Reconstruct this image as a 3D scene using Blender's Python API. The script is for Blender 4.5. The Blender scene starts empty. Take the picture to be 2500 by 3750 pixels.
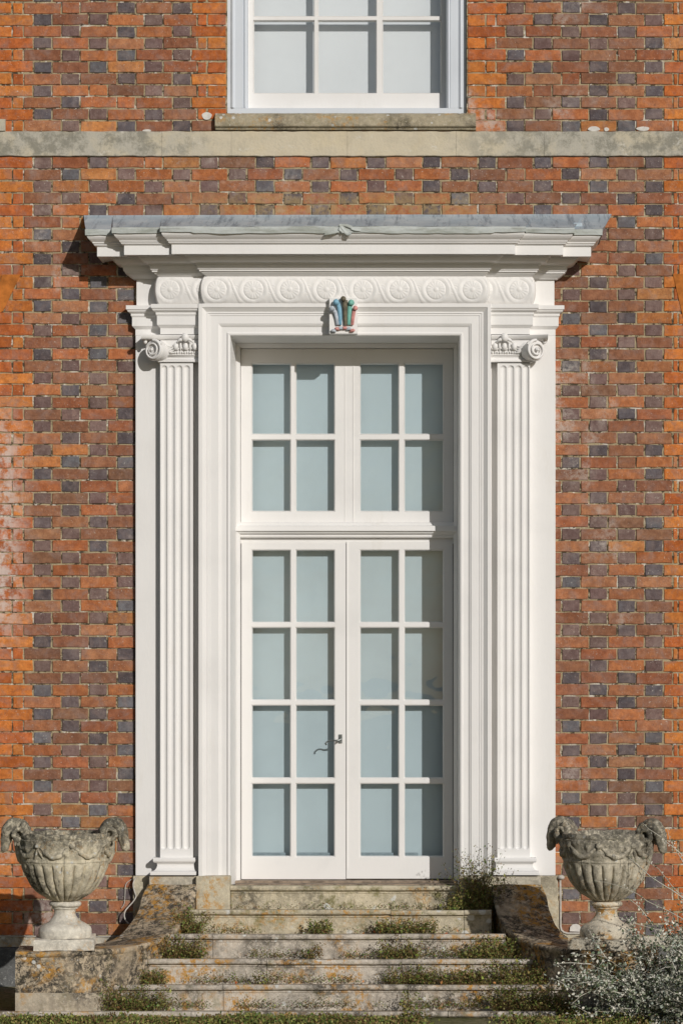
import bpy, bmesh, math, random
from mathutils import Vector, noise as mn
R = random.Random(7)
C = bpy.context.scene.collection
rad = math.radians
# ---------------------------------------------------------------- camera, light
D = 16.0                      # metres from the wall face to the camera
XC, ZC = 0.624, 2.02          # camera position
VPX, VPY, PPM = 1640.0, 2450.0, 600.0
def X(px, y=0.0): return (px - VPX) / PPM * (D + y) / D + XC
def Z(py, y=0.0): return ZC - (py - VPY) / PPM * (D + y) / D
cam = bpy.data.cameras.new('camera'); co = bpy.data.objects.new('camera', cam); C.objects.link(co)
co.location = (XC, -D, ZC); co.rotation_euler = (rad(90), 0, 0)
cam.sensor_fit = 'HORIZONTAL'; cam.sensor_width = 36; cam.lens = PPM * D / 2500 * 36
cam.shift_x = (1250 - VPX) / 2500; cam.shift_y = (VPY - 1875) / 2500
cam.clip_end = 500
S = bpy.context.scene; S.camera = co
SD = Vector((-0.57, 1.0, -0.452)).normalized()
w = bpy.data.worlds.new('World'); S.world = w; w.use_nodes = True
nt = w.node_tree; bg = nt.nodes['Background']
sky = nt.nodes.new('ShaderNodeTexSky'); sky.sky_type = 'NISHITA'; sky.sun_disc = False
sky.sun_elevation = math.asin(-SD.z); sky.sun_rotation = math.atan2(-SD.x, -SD.y)
nt.links.new(sky.outputs[0], bg.inputs[0]); bg.inputs[1].default_value = 0.054
sl = bpy.data.lights.new('sun', 'SUN'); so = bpy.data.objects.new('sun', sl); C.objects.link(so)
sl.energy = 3.7; sl.angle = rad(0.5); sl.color = (1.0, 0.965, 0.92)
so.rotation_euler = SD.to_track_quat('-Z', 'Y').to_euler(); so.location = (5, -8, 8)
S.view_settings.view_transform = 'Standard'; S.view_settings.look = 'None'
S.view_settings.gamma = 1; S.view_settings.exposure = -0.38
# ---------------------------------------------------------------- object helpers
def tag(o, label=None, cat=None, group=None, kind=None):
    if label: o['label'] = label
    if cat: o['category'] = cat
    if group: o['group'] = group
    if kind: o['kind'] = kind
    return o
def empty(name, loc=(0, 0, 0), parent=None):
    o = bpy.data.objects.new(name, None); C.objects.link(o); o.location = loc; o.empty_display_size = .1
    if parent: o.parent = parent
    return o
class MB:
    def __init__(s): s.v = []; s.f = []; s.c = []; s.usec = False
    def add(s, vs, fs, col=None):
        b = len(s.v); s.v += [tuple(v) for v in vs]
        s.f += [tuple(i + b for i in f) for f in fs]
        s.c += [col or (1, 1, 1)] * len(fs)
        if col: s.usec = True
        return b
    def box(s, x0, x1, y0, y1, z0, z1, col=None):
        vs = [(x, y, z) for x in (x0, x1) for y in (y0, y1) for z in (z0, z1)]
        s.add(vs, [(0, 1, 3, 2), (4, 6, 7, 5), (0, 4, 5, 1), (2, 3, 7, 6), (0, 2, 6, 4), (1, 5, 7, 3)], col)
    def grid(s, rows, closed=False, col=None, flip=False):
        n = len(rows[0]); vs = [p for r in rows for p in r]; fs = []
        for i in range(len(rows) - 1):
            for j in range(n if closed else n - 1):
                k = (j + 1) % n
                q = (i * n + j, i * n + k, (i + 1) * n + k, (i + 1) * n + j)
                fs.append(q[::-1] if flip else q)
        s.add(vs, fs, col)
    def tube(s, pts, rads, n=8, col=None, cap=True, squash=1.0):
        pts = [Vector(p) for p in pts]
        if not isinstance(rads, (list, tuple)): rads = [rads] * len(pts)
        rows = []; up = Vector((0.13, -0.9, 0.37)).normalized()
        for i, p in enumerate(pts):
            t = (pts[min(i + 1, len(pts) - 1)] - pts[max(i - 1, 0)])
            if t.length < 1e-9: t = Vector((0, 0, 1))
            t.normalize(); a = t.cross(up)
            if a.length < 1e-3: a = t.cross(Vector((1, 0, 0)))
            a.normalize(); b = a.cross(t)
            rows.append([p + (a * math.cos(2 * math.pi * k / n) + b * math.sin(2 * math.pi * k / n) * squash) * rads[i] for k in range(n)])
        base = len(s.v); s.grid(rows, True, col)
        if cap:
            s.f += [tuple(base + k for k in range(n))[::-1], tuple(base + (len(pts) - 1) * n + k for k in range(n))]
            s.c += [col or (1, 1, 1)] * 2
    def ball(s, c, r, col=None, nu=14, nv=9, fn=None):
        if not isinstance(r, (list, tuple)): r = (r, r, r)
        rows = []
        for i in range(nv + 1):
            a = math.pi * i / nv; rr = []
            for j in range(nu):
                b = 2 * math.pi * j / nu
                d = (math.sin(a) * math.cos(b), math.sin(a) * math.sin(b), math.cos(a))
                m = fn(d) if fn else 1
                rr.append((c[0] + d[0] * r[0] * m, c[1] + d[1] * r[1] * m, c[2] + d[2] * r[2] * m))
            rows.append(rr)
        s.grid(rows, True, col)
    def build(s, name, mat, parent=None, smooth=False, bevel=0, angle=40):
        me = bpy.data.meshes.new(name); me.from_pydata(s.v, [], s.f)
        me.materials.append(mat)
        if s.usec:
            at = me.color_attributes.new('Col', 'FLOAT_COLOR', 'CORNER')
            buf = []
            for f, c in zip(s.f, s.c): buf += [c[0], c[1], c[2], 1.0] * len(f)
            at.data.foreach_set('color', buf)
        bm = bmesh.new(); bm.from_mesh(me)
        if smooth or bevel: bmesh.ops.remove_doubles(bm, verts=bm.verts, dist=1e-6)
        bmesh.ops.recalc_face_normals(bm, faces=bm.faces) if smooth != 'raw' else None
        bm.to_mesh(me); bm.free()
        if smooth:
            me.shade_smooth() if hasattr(me, 'shade_smooth') else None
            if smooth is True:
                try: me.set_sharp_from_angle(angle=rad(angle))
                except Exception: pass
        o = bpy.data.objects.new(name, me); C.objects.link(o)
        if bevel:
            m = o.modifiers.new('bevel', 'BEVEL'); m.width = bevel; m.segments = 2; m.limit_method = 'ANGLE'; m.angle_limit = rad(35)
        if parent: o.parent = parent
        return o
def part(mb, name, mat, parent, **kw):
    o = mb.build(name, mat, None, **kw)
    if parent is not None:
        o.parent = parent; o.matrix_parent_inverse = parent.matrix_basis.inverted()
    return o
def pieces(mb, name, mat, parent, **kw):
    """build every loose piece of mb as an object of its own"""
    par = list(range(len(mb.v)))
    def find(a):
        while par[a] != a: par[a] = par[par[a]]; a = par[a]
        return a
    for f in mb.f:
        r = find(f[0])
        for i in f[1:]: par[find(i)] = r
    groups = {}
    for f, c in zip(mb.f, mb.c): groups.setdefault(find(f[0]), []).append((f, c))
    for g_ in groups.values():
        m2 = MB(); m2.usec = mb.usec; ix = {}
        for f, c in g_:
            for i in f:
                if i not in ix: ix[i] = len(m2.v); m2.v.append(mb.v[i])
            m2.f.append(tuple(ix[i] for i in f)); m2.c.append(c)
        part(m2, name, mat, parent, **kw)
def nz(p, s, o=0.0): return mn.noise(Vector((p[0] * s + o, p[1] * s + o * .7, p[2] * s - o)))
def fbm(p, s, o=0.0): return nz(p, s, o) + .5 * nz(p, s * 2.1, o + 3) + .25 * nz(p, s * 4.3, o + 7)
def displace(mb, amp, scale, o=0.0, fine=0.0):
    nv = []
    for p in mb.v:
        a = amp
        nv.append((p[0] + a * fbm(p, scale, o) + fine * nz(p, scale * 9, 1), p[1] + a * fbm(p, scale, o + 11) + fine * nz(p, scale * 9, 5), p[2] + a * fbm(p, scale, o + 23) + fine * nz(p, scale * 9, 9)))
    mb.v = nv
# ---------------------------------------------------------------- materials
class Mt:
    def __init__(s, name, rough=.6, spec=.3):
        s.m = bpy.data.materials.new(name); s.m.use_nodes = True; s.t = s.m.node_tree; s.b = s.t.nodes['Principled BSDF']
        s.b.inputs['Roughness'].default_value = rough; s.b.inputs['Specular IOR Level'].default_value = spec
        s.tc = s.t.nodes.new('ShaderNodeTexCoord').outputs['Object']
    def n(s, k, **kw):
        x = s.t.nodes.new(k)
        for a, b in kw.items(): setattr(x, a, b)
        return x
    def link(s, a, b): s.t.links.new(a, b)
    def noise(s, scale, detail=4, rough=.55, dist=0, sc=None, off=None):
        x = s.n('ShaderNodeTexNoise'); x.inputs['Scale'].default_value = scale; x.inputs['Detail'].default_value = detail
        x.inputs['Roughness'].default_value = rough; x.inputs['Distortion'].default_value = dist
        src = s.tc
        if sc or off:
            mp = s.n('ShaderNodeMapping'); s.link(s.tc, mp.inputs[0])
            if sc: mp.inputs['Scale'].default_value = sc
            if off: mp.inputs['Location'].default_value = off
            src = mp.outputs[0]
        s.link(src, x.inputs['Vector']); return x.outputs['Fac']
    def voro(s, scale, feature='F1', rnd=1.0):
        x = s.n('ShaderNodeTexVoronoi', feature=feature); x.inputs['Scale'].default_value = scale
        x.inputs['Randomness'].default_value = rnd; s.link(s.tc, x.inputs['Vector']); return x
    def ramp(s, fac, lo, hi, a=0.0, b=1.0):
        x = s.n('ShaderNodeMapRange'); x.inputs[1].default_value = lo; x.inputs[2].default_value = hi
        x.inputs[3].default_value = a; x.inputs[4].default_value = b; x.interpolation_type = 'SMOOTHSTEP'
        s.link(fac, x.inputs[0]); return x.outputs[0]
    def val(s, v, sock):
        if isinstance(v, (int, float)): sock.default_value = v
        elif isinstance(v, (tuple, list)): sock.default_value = (*v[:3], 1)
        else: s.link(v, sock)
    def mix(s, fac, a, b, mode='MIX'):
        x = s.n('ShaderNodeMix', data_type='RGBA', blend_type=mode)
        s.val(fac, x.inputs[0]); s.val(a, x.inputs[6]); s.val(b, x.inputs[7]); return x.outputs[2]
    def math(s, op, a, b=0.0):
        x = s.n('ShaderNodeMath', operation=op); s.val(a, x.inputs[0]); s.val(b, x.inputs[1]); return x.outputs[0]
    def attr(s, name='Col'):
        x = s.n('ShaderNodeAttribute'); x.attribute_name = name; return x.outputs['Color']
    def sep(s):
        x = s.n('ShaderNodeSeparateXYZ'); s.link(s.tc, x.inputs[0]); return x.outputs
    def col(s, c): s.val(c, s.b.inputs['Base Color'])
    def bump(s, h, strength=.3, dist=.01):
        x = s.n('ShaderNodeBump'); x.inputs['Strength'].default_value = strength; x.inputs['Distance'].default_value = dist
        s.link(h, x.inputs['Height']); s.link(x.outputs[0], s.b.inputs['Normal'])
def paint(name, base, grime=.25):
    m = Mt(name, .5, .35)
    c = m.mix(m.ramp(m.noise(2.5, 5), .45, .75), base, tuple(k * .93 for k in base))
    c = m.mix(m.math('MULTIPLY', m.ramp(m.noise(9, 6, .7, sc=(1, 1, .25)), .56, .80), grime), c, (base[0] * .72, base[1] * .68, base[2] * .58))
    m.col(c); m.bump(m.noise(60, 5, .6, sc=(1, 1, .3)), .18, .004); return m.m
def stone(name, base=(.40, .36, .29), dark=.5, orange=.5, white=.3, scale=1.0, moss=0.0, seed=0.0, top=0.0, rim=None):
    m = Mt(name, .92, .1); o = (seed * 3.1, seed * 1.7, seed)
    c = m.mix(m.ramp(m.noise(5 * scale, 6, .65, off=o), .35, .7), base, tuple(k * .62 for k in base))
    c = m.mix(m.math('MULTIPLY', m.ramp(m.noise(38 * scale, 5, .7, off=o), .42, .72), .55), c, tuple(min(1, k * 1.35) for k in base))
    f = m.math('MULTIPLY', m.ramp(m.noise(2.6 * scale, 5, .6, off=(o[0] + 5, 1, 2)), .58 - dark * .25, .78 - dark * .25), m.ramp(m.noise(24 * scale, 8, .85, .3, off=(o[0] + 5, 1, 2)), .42, .55))
    c = m.mix(m.math('MULTIPLY', f, min(1, .45 + dark * .8)), c, (.06, .053, .043))
    if moss: c = m.mix(m.math('MULTIPLY', m.ramp(m.noise(11 * scale, 6, .7, off=(7, 3, o[2])), .5, .7), moss), c, (.16, .15, .045))
    if orange:
        f = m.math('MULTIPLY', m.ramp(m.noise(3.2 * scale, 3, off=(1, 9, o[1])), .48, .62), m.ramp(m.noise(26 * scale, 7, .75, off=(2, 2, o[2])), .52 - .06 * orange, .60))
        c = m.mix(m.math('MULTIPLY', f, min(1, .45 + orange * .5)), c, (.50, .26, .055))
    if white:
        v = m.voro((10 if white > 1 else 15) * scale); ht = m.noise(30, 3)
        f = m.ramp(m.math('ADD', v.outputs['Distance'], m.math('MULTIPLY', ht, .18)), .26 + .06 * white, .21 + .06 * white)
        sel = m.ramp(m.noise(4 * scale, 2, off=(4, 4, o[0])), .60 - .1 * white, .64 - .1 * white)
        c = m.mix(m.math('MULTIPLY', m.math('MULTIPLY', f, sel), .85), c, (.66, .66, .62))
        f2 = m.ramp(m.noise(70 * scale, 5, .7, off=o), .60, .67)
        c = m.mix(m.math('MULTIPLY', f2, .6), c, (.62, .61, .56))
    if top:   # moss and soil lying on the level faces
        ge = m.n('ShaderNodeNewGeometry'); sp = m.n('ShaderNodeSeparateXYZ'); m.link(ge.outputs['True Normal'], sp.inputs[0])
        f = m.math('MULTIPLY', m.ramp(sp.outputs[2], .75, .95), m.ramp(m.noise(18, 7, .75, off=(4, 1, 9)), .30, .52))
        c = m.mix(m.math('MULTIPLY', f, top), c, m.mix(m.ramp(m.noise(26, 5), .4, .6), (.085, .08, .035), (.16, .13, .07)))
    if rim:   # black algae creeping down from the rim
        x = m.sep(); f = m.math('MULTIPLY', m.ramp(m.math('ADD', x[2], m.math('MULTIPLY', m.noise(9, 6, .75, off=o, sc=(1, 1, .35)), rim[2])), rim[0], rim[1]), m.ramp(m.noise(40, 7, .8, off=o), .36, .56))
        c = m.mix(m.math('MULTIPLY', f, .82), c, (.07, .066, .055))
        f = m.ramp(m.noise(13, 6, .75, off=(o[0], 3, 8), sc=(1, 1, .16)), .54, .63)
        c = m.mix(m.math('MULTIPLY', f, .75), c, (.06, .056, .045))
    m.col(c); m.bump(m.math('ADD', m.noise(35, 8, .7), m.math('MULTIPLY', m.noise(150, 4), .4)), .7, .012); return m.m
M = {}
M['white'] = paint('white_paint', (.80, .785, .765), .22)
M['bluewhite'] = paint('pale_grey_paint', (.64, .68, .73), .15)
M['stone'] = stone('weathered_stone', (.58, .53, .43), .35, .6, .55)
M['stone_step'] = stone('step_stone', (.62, .555, .47), .60, 1.0, .6, moss=.40, seed=1, top=.15)
M['stone_step_gold'] = stone('upper_step_stone', (.60, .53, .39), .42, .8, 1.3, moss=.8, seed=2, top=.1)
M['stone_wing'] = stone('wing_stone', (.55, .45, .32), 1.25, 1.1, .35, moss=.2, seed=3)
M['stone_ped'] = stone('plinth_stone', (.58, .52, .39), .35, 1.0, .3, seed=4)
M['stone_urn'] = stone('urn_stone', (.68, .61, .46), .55, .05, .7, 1.5, moss=.25, seed=5, rim=(.66, .82, .34))
M['stone_urn_foot'] = stone('urn_foot_stone', (.74, .69, .59), .4, .3, .6, 1.4, seed=6)
M['stone_urn_foot_gold'] = stone('urn_foot_gold_stone', (.70, .63, .50), .5, 1.3, .7, 1.4, seed=11)
M['stone_urn_pale'] = stone('urn_pale_stone', (.60, .54, .42), .35, .05, .5, 1.3, moss=.35, seed=12, rim=(.60, .84, .34))
M['stone_foot'] = stone('footing_stone', (.50, .43, .33), .7, 1.5, .3, moss=.2, seed=14)
M['stone_sill'] = stone('sill_stone', (.44, .38, .27), .35, .55, .9, 1.3, moss=.3, seed=7)
M['plinth_grey'] = stone('grey_plinth', (.16, .16, .155), .2, .1, .25, seed=8)
def mat_string():
    m = Mt('string_course_stone', .9, .15)
    x = m.sep()
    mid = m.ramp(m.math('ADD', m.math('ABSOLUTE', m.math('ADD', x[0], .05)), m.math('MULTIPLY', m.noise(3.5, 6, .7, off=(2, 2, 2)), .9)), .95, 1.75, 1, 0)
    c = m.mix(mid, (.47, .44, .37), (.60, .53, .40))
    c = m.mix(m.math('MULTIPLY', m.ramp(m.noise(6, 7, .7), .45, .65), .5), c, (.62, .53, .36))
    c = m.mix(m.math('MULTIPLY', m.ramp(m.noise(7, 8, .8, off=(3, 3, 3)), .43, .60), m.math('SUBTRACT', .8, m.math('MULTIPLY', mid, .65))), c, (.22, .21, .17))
    c = m.mix(m.math('MULTIPLY', m.ramp(m.noise(13, 8, .8, off=(8, 3, 3)), .58, .68), .7), c, (.72, .70, .64))
    m.col(c); m.bump(m.noise(60, 7, .7), .5, .008); return m.m
M['string'] = mat_string()
def mat_brick():
    m = Mt('brick', .88, .18)
    c = m.attr()
    c = m.mix(m.ramp(m.noise(21, 8, .75), .35, .62, 0, .95), c, m.mix(1.0, c, (.66, .60, .60), 'MULTIPLY'))
    c = m.mix(m.ramp(m.noise(9, 7, .7, .6, off=(6, 1, 4)), .44, .70, 0, .50), c, (.30, .225, .20))
    c = m.mix(m.ramp(m.noise(10, 4, .6, off=(3, 1, 4)), .5, .75, 0, .5), c, m.mix(1.0, c, (1.35, 1.25, 1.15), 'MULTIPLY'))
    c = m.mix(m.math('MULTIPLY', m.ramp(m.noise(55, 6, .75), .55, .70), .45), c, (.10, .06, .045))
    f = m.math('MULTIPLY', m.ramp(m.noise(85, 4, .7, off=(1, 2, 9)), .62, .70), m.ramp(m.noise(2.6, 4, .6, off=(2, 2, 9)), .38, .60))
    c = m.mix(m.math('MULTIPLY', f, .75), c, (.66, .60, .52))
    f = m.math('MULTIPLY', m.ramp(m.noise(1.5, 5, .6, off=(9.3, 1, 1.4)), .58, .70), m.ramp(m.noise(30, 7, .75), .40, .58))
    c = m.mix(m.math('MULTIPLY', f, .62), c, (.60, .53, .47))
    # ochre lichen growing on the courses right over the lead
    x = m.sep()
    a = m.math('MULTIPLY', m.ramp(x[2], Z(800), Z(770), 0, 1), m.ramp(x[2], Z(680), Z(745), 0, 1))
    a = m.math('MULTIPLY', a, m.ramp(m.math('ABSOLUTE', x[0]), 1.1, .5))
    c = m.mix(m.math('MULTIPLY', m.math('MULTIPLY', a, m.ramp(m.noise(20, 7, .75), .40, .56)), .55), c, (.40, .28, .12))
    # pale salt bloom at the left edge
    a = m.math('MULTIPLY', m.ramp(x[0], -1.88, -2.10), m.math('MULTIPLY', m.ramp(x[2], 2.0, 2.5), m.ramp(x[2], 3.75, 3.3)))
    c = m.mix(m.math('MULTIPLY', m.math('MULTIPLY', a, m.ramp(m.noise(14, 7, .75, off=(5, 5, 1)), .40, .58)), .8), c, (.68, .60, .55))
    m.col(c); m.bump(m.math('ADD', m.noise(70, 8, .75), m.math('MULTIPLY', m.noise(18, 5), .6)), .75, .008); return m.m
M['brick'] = mat_brick()
def mat_mortar():
    m = Mt('mortar', .95, .1)
    c = m.mix(m.ramp(m.noise(9, 6), .35, .65), (.46, .38, .24), (.33, .26, .16))
    c = m.mix(m.math('MULTIPLY', m.ramp(m.noise(7, 5, off=(4, 0, 0)), .56, .66), .8), c, (.68, .64, .56))
    c = m.mix(m.math('MULTIPLY', m.ramp(m.noise(19, 6, .7, off=(1, 7, 0)), .50, .57), .9), c, (.06, .045, .03))
    c = m.mix(m.math('MULTIPLY', m.ramp(m.noise(15, 6, .7, off=(7, 7, 3)), .57, .63), .8), c, (.74, .70, .62))
    m.col(c); m.bump(m.noise(110, 6, .7), .8, .008); return m.m
M['mortar'] = mat_mortar()
def mat_lead():
    m = Mt('lead', .55, .4); m.b.inputs['Metallic'].default_value = .15
    c = m.mix(m.ramp(m.noise(5, 6, .65), .35, .7), (.36, .43, .48), (.50, .56, .59))
    c = m.mix(m.math('MULTIPLY', m.ramp(m.noise(22, 6, .75, sc=(1, .1, .1)), .50, .64), .75), c, (.17, .21, .25))
    c = m.mix(m.math('MULTIPLY', m.ramp(m.noise(30, 5, .7, sc=(1, .15, .15), off=(4, 4, 4)), .60, .70), .6), c, (.56, .58, .58))
    m.col(c); m.bump(m.noise(22, 5), .3, .01); return m.m
M['lead'] = mat_lead()
def mat_lead2():
    m = Mt('lead_edge', .6, .35)
    c = m.mix(m.ramp(m.noise(9, 6, .7, sc=(.5, 1, 2)), .4, .65), (.52, .55, .53), (.34, .36, .32))
    m.col(c); m.bump(m.noise(22, 5), .4, .01); return m.m
M['lead_edge'] = mat_lead2()
def flat(name, c, rough=.6, var=.15, metal=0.0, sc=40, spec=.3):
    m = Mt(name, rough, spec); m.b.inputs['Metallic'].default_value = metal
    m.col(m.mix(m.ramp(m.noise(sc, 5, .65), .35, .7), c, tuple(k * (1 - var * 2) for k in c)))
    m.bump(m.noise(sc * 2, 5), .3, .004); return m.m
M['feather_blue'] = flat('feather_blue', (.24, .47, .62), var=.14); M['feather_green'] = flat('feather_green', (.23, .55, .46), var=.14)
M['feather_pink'] = flat('feather_pink', (.70, .33, .30), var=.14); M['feather_silver'] = flat('feather_silver', (.56, .61, .67), var=.2)
M['feather_gilt'] = flat('feather_gilt', (.20, .175, .12), var=.3)
M['metal'] = flat('handle_metal', (.30, .32, .31), .35, .3, .7)
M['blind'] = flat('blind_fabric', (.60, .65, .66), .9, .05, sc=1.3)
M['blind_up'] = flat('upper_blind_fabric', (.80, .82, .83), .9, .02, sc=3)
M['blindbar'] = flat('blind_bar', (.36, .41, .43), .6, .15)
M['cable'] = flat('cable_sheath', (.62, .58, .52), .6)
M['wood'] = flat('worn_wood', (.34, .26, .19), .8, .3, sc=18)
M['dark'] = flat('dark_interior', (.03, .03, .03), .9)
M['render'] = flat('lime_patch', (.72, .69, .64), .95, .1)
def mat_glass(nm, tint, refl):
    m = Mt(nm, 0.02); t = m.t
    t.nodes.remove(m.b); out = [n for n in t.nodes if n.type == 'OUTPUT_MATERIAL'][0]
    tr = m.n('ShaderNodeBsdfTransparent'); tr.inputs[0].default_value = tint
    gl = m.n('ShaderNodeBsdfGlossy'); gl.inputs['Roughness'].default_value = .015; gl.inputs[0].default_value = (.9, .95, 1, 1)
    bp = m.n('ShaderNodeBump'); bp.inputs['Strength'].default_value = .16; bp.inputs['Distance'].default_value = .02
    m.link(m.noise(3.5, 2), bp.inputs['Height']); m.link(bp.outputs[0], gl.inputs['Normal'])
    mx = m.n('ShaderNodeMixShader'); mx.inputs[0].default_value = refl
    m.link(tr.outputs[0], mx.inputs[1]); m.link(gl.outputs[0], mx.inputs[2]); m.link(mx.outputs[0], out.inputs[0]); return m.m
M['glass'] = mat_glass('window_glass', (.865, .925, .95, 1), .10)
M['glass_up'] = mat_glass('clear_window_glass', (.97, .985, .99, 1), .12)
def leafmat(name, rough=.6, trans=.25):
    m = Mt(name, rough, .3); m.col(m.attr())
    m.b.inputs['Subsurface Weight'].default_value = 0
    return m.m
M['leaf'] = leafmat('leaf'); M['silverleaf'] = leafmat('silver_leaf', .8)
def mat_ground():
    m = Mt('ground_soil', .95, .1)
    c = m.mix(m.ramp(m.noise(1.3, 6, .6), .4, .6), (.15, .15, .065), (.27, .23, .15))
    c = m.mix(m.ramp(m.noise(30, 5, .7), .4, .65), c, (.10, .11, .04))
    x = m.sep()
    c = m.mix(m.ramp(x[1], -3.0, -3.6), c, m.mix(m.ramp(m.noise(45, 5), .4, .6), (.21, .19, .14), (.15, .14, .09)))
    m.col(c); m.bump(m.noise(40, 6), .8, .03); return m.m
M['ground'] = mat_ground()
# ---------------------------------------------------------------- ground
GZ = .085
g = MB(); g.add([(-120, -240, GZ), (120, -240, GZ), (120, 30, GZ), (-120, 30, GZ)], [(0, 1, 2, 3)])
tag(g.build('ground', M['ground']), kind='structure')
# ---------------------------------------------------------------- the house
house = empty('brick_house', (0, 0, 0))
tag(house, 'red and blue chequered brick house front with white classical doorcase', 'house')
# bricks ---------------------------------------------------------
def srgb(r, g_, b, k=1.0):
    f = lambda v: ((v / 255) / 12.92 if v / 255 < .04045 else ((v / 255 + .055) / 1.055) ** 2.4) * k
    return (f(r), f(g_), f(b))
ORANGE = [srgb(206, 104, 44), srgb(196, 92, 40), srgb(212, 112, 50), srgb(190, 88, 44)]
RED = [srgb(186, 96, 66), srgb(178, 84, 56), srgb(170, 92, 72), srgb(198, 92, 48), srgb(164, 84, 66), srgb(190, 104, 76), srgb(158, 86, 70), srgb(200, 98, 52)]
DARK = [srgb(104, 96, 100), srgb(94, 92, 100), srgb(116, 100, 98), srgb(112, 94, 94), srgb(88, 84, 90), srgb(124, 106, 104), srgb(104, 106, 114)]
YBR = -0.004
M['rubbed'] = flat('rubbed_brick', (.58, .19, .035), .9, .22, sc=14)
bricks = MB()
def brick(px0, px1, py0, py1, col, og_=False):
    x0, x1, z1, z0 = X(px0), X(px1), Z(py0), Z(py1)
    j = .0045
    x0 += j + R.uniform(-.0015, .0022); x1 -= j + R.uniform(-.0015, .0022)
    z0 += j * .8 + R.uniform(-.001, .0018); z1 -= j * .8 + R.uniform(-.001, .0018)
    if x1 - x0 < .01: return
    c = ((x0 + x1) / 2, 0, (z0 + z1) / 2); hd_ = col[0] < col[1] * 1.9; k = R.uniform(.84, 1.14) * (1.16 if og_ else (1.22 if hd_ else 1.10)); lum = .3 * col[0] + .6 * col[1] + .1 * col[2]; hd = col[0] < col[1] * 1.9; sat = 1.0 if hd else (.90 if og_ else .77)
    col = tuple(v * (lum + (w_ - lum) * sat) * k for v, w_ in zip((1.10, 1.04, .95) if hd else (.99, 1.27, .92), col))
    n = max(2, int((x1 - x0) / .035)); out = []
    def jit(): return R.gauss(0, .0012)
    for i in range(n): out.append((x0 + (x1 - x0) * i / n, z0))
    for i in range(3): out.append((x1, z0 + (z1 - z0) * i / 3))
    for i in range(n): out.append((x1 - (x1 - x0) * i / n, z1))
    for i in range(3): out.append((x0, z1 - (z1 - z0) * i / 3))
    out = [(a + jit(), b + jit()) for a, b in out]; m = len(out)
    proud = YBR - R.uniform(0, .0035); tx, tz = R.gauss(0, .006), R.gauss(0, .01)
    def yy(a, b): return proud + (a - c[0]) * tx + (b - c[2]) * tz
    def sh(p, d): 
        return (p[0] + (d if p[0] < c[0] - .45 * (x1 - x0) + .003 else (-d if p[0] > c[0] + .45 * (x1 - x0) - .003 else 0)), p[1] + (d if p[1] < c[2] - .3 * (z1 - z0) else (-d if p[1] > c[2] + .3 * (z1 - z0) else 0)))
    r0 = [(a, .008, b) for a, b in out]; r1 = [(a, yy(a, b) + .003, b) for a, b in out]
    r2 = [(*[(q := sh((a, b), .0028))][0][:1], yy(a, b), q[1]) for a, b in out]
    rows = [r0, r1, r2]; base = len(bricks.v); bricks.grid(rows, True, col)
    bricks.f.append(tuple(base + 2 * m + i for i in range(m))); bricks.c.append(col)
WX0, WX1 = -1150, 3450
def hole(a, b, y0, y1):
    cx, cy = (a + b) / 2, (y0 + y1) / 2
    if y1 < 424 and b > 834 and a < 1704: return True
    if 900 < cy < 3215 and 545 < cx < 1985: return True
    if cy > 3200 and 515 < cx < 2015: return True
    return False
def emit(a, b, y0, y1, col, og_=False):
    if hole(a, b, y0, y1): return
    brick(a, b, y0, y1, col, og_)
def zone(x, y):
    if x < 96 or x > 2432: return True
    if y < 440 and (700 < x < 832 or 1706 < x < 1838): return True
    return False
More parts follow.
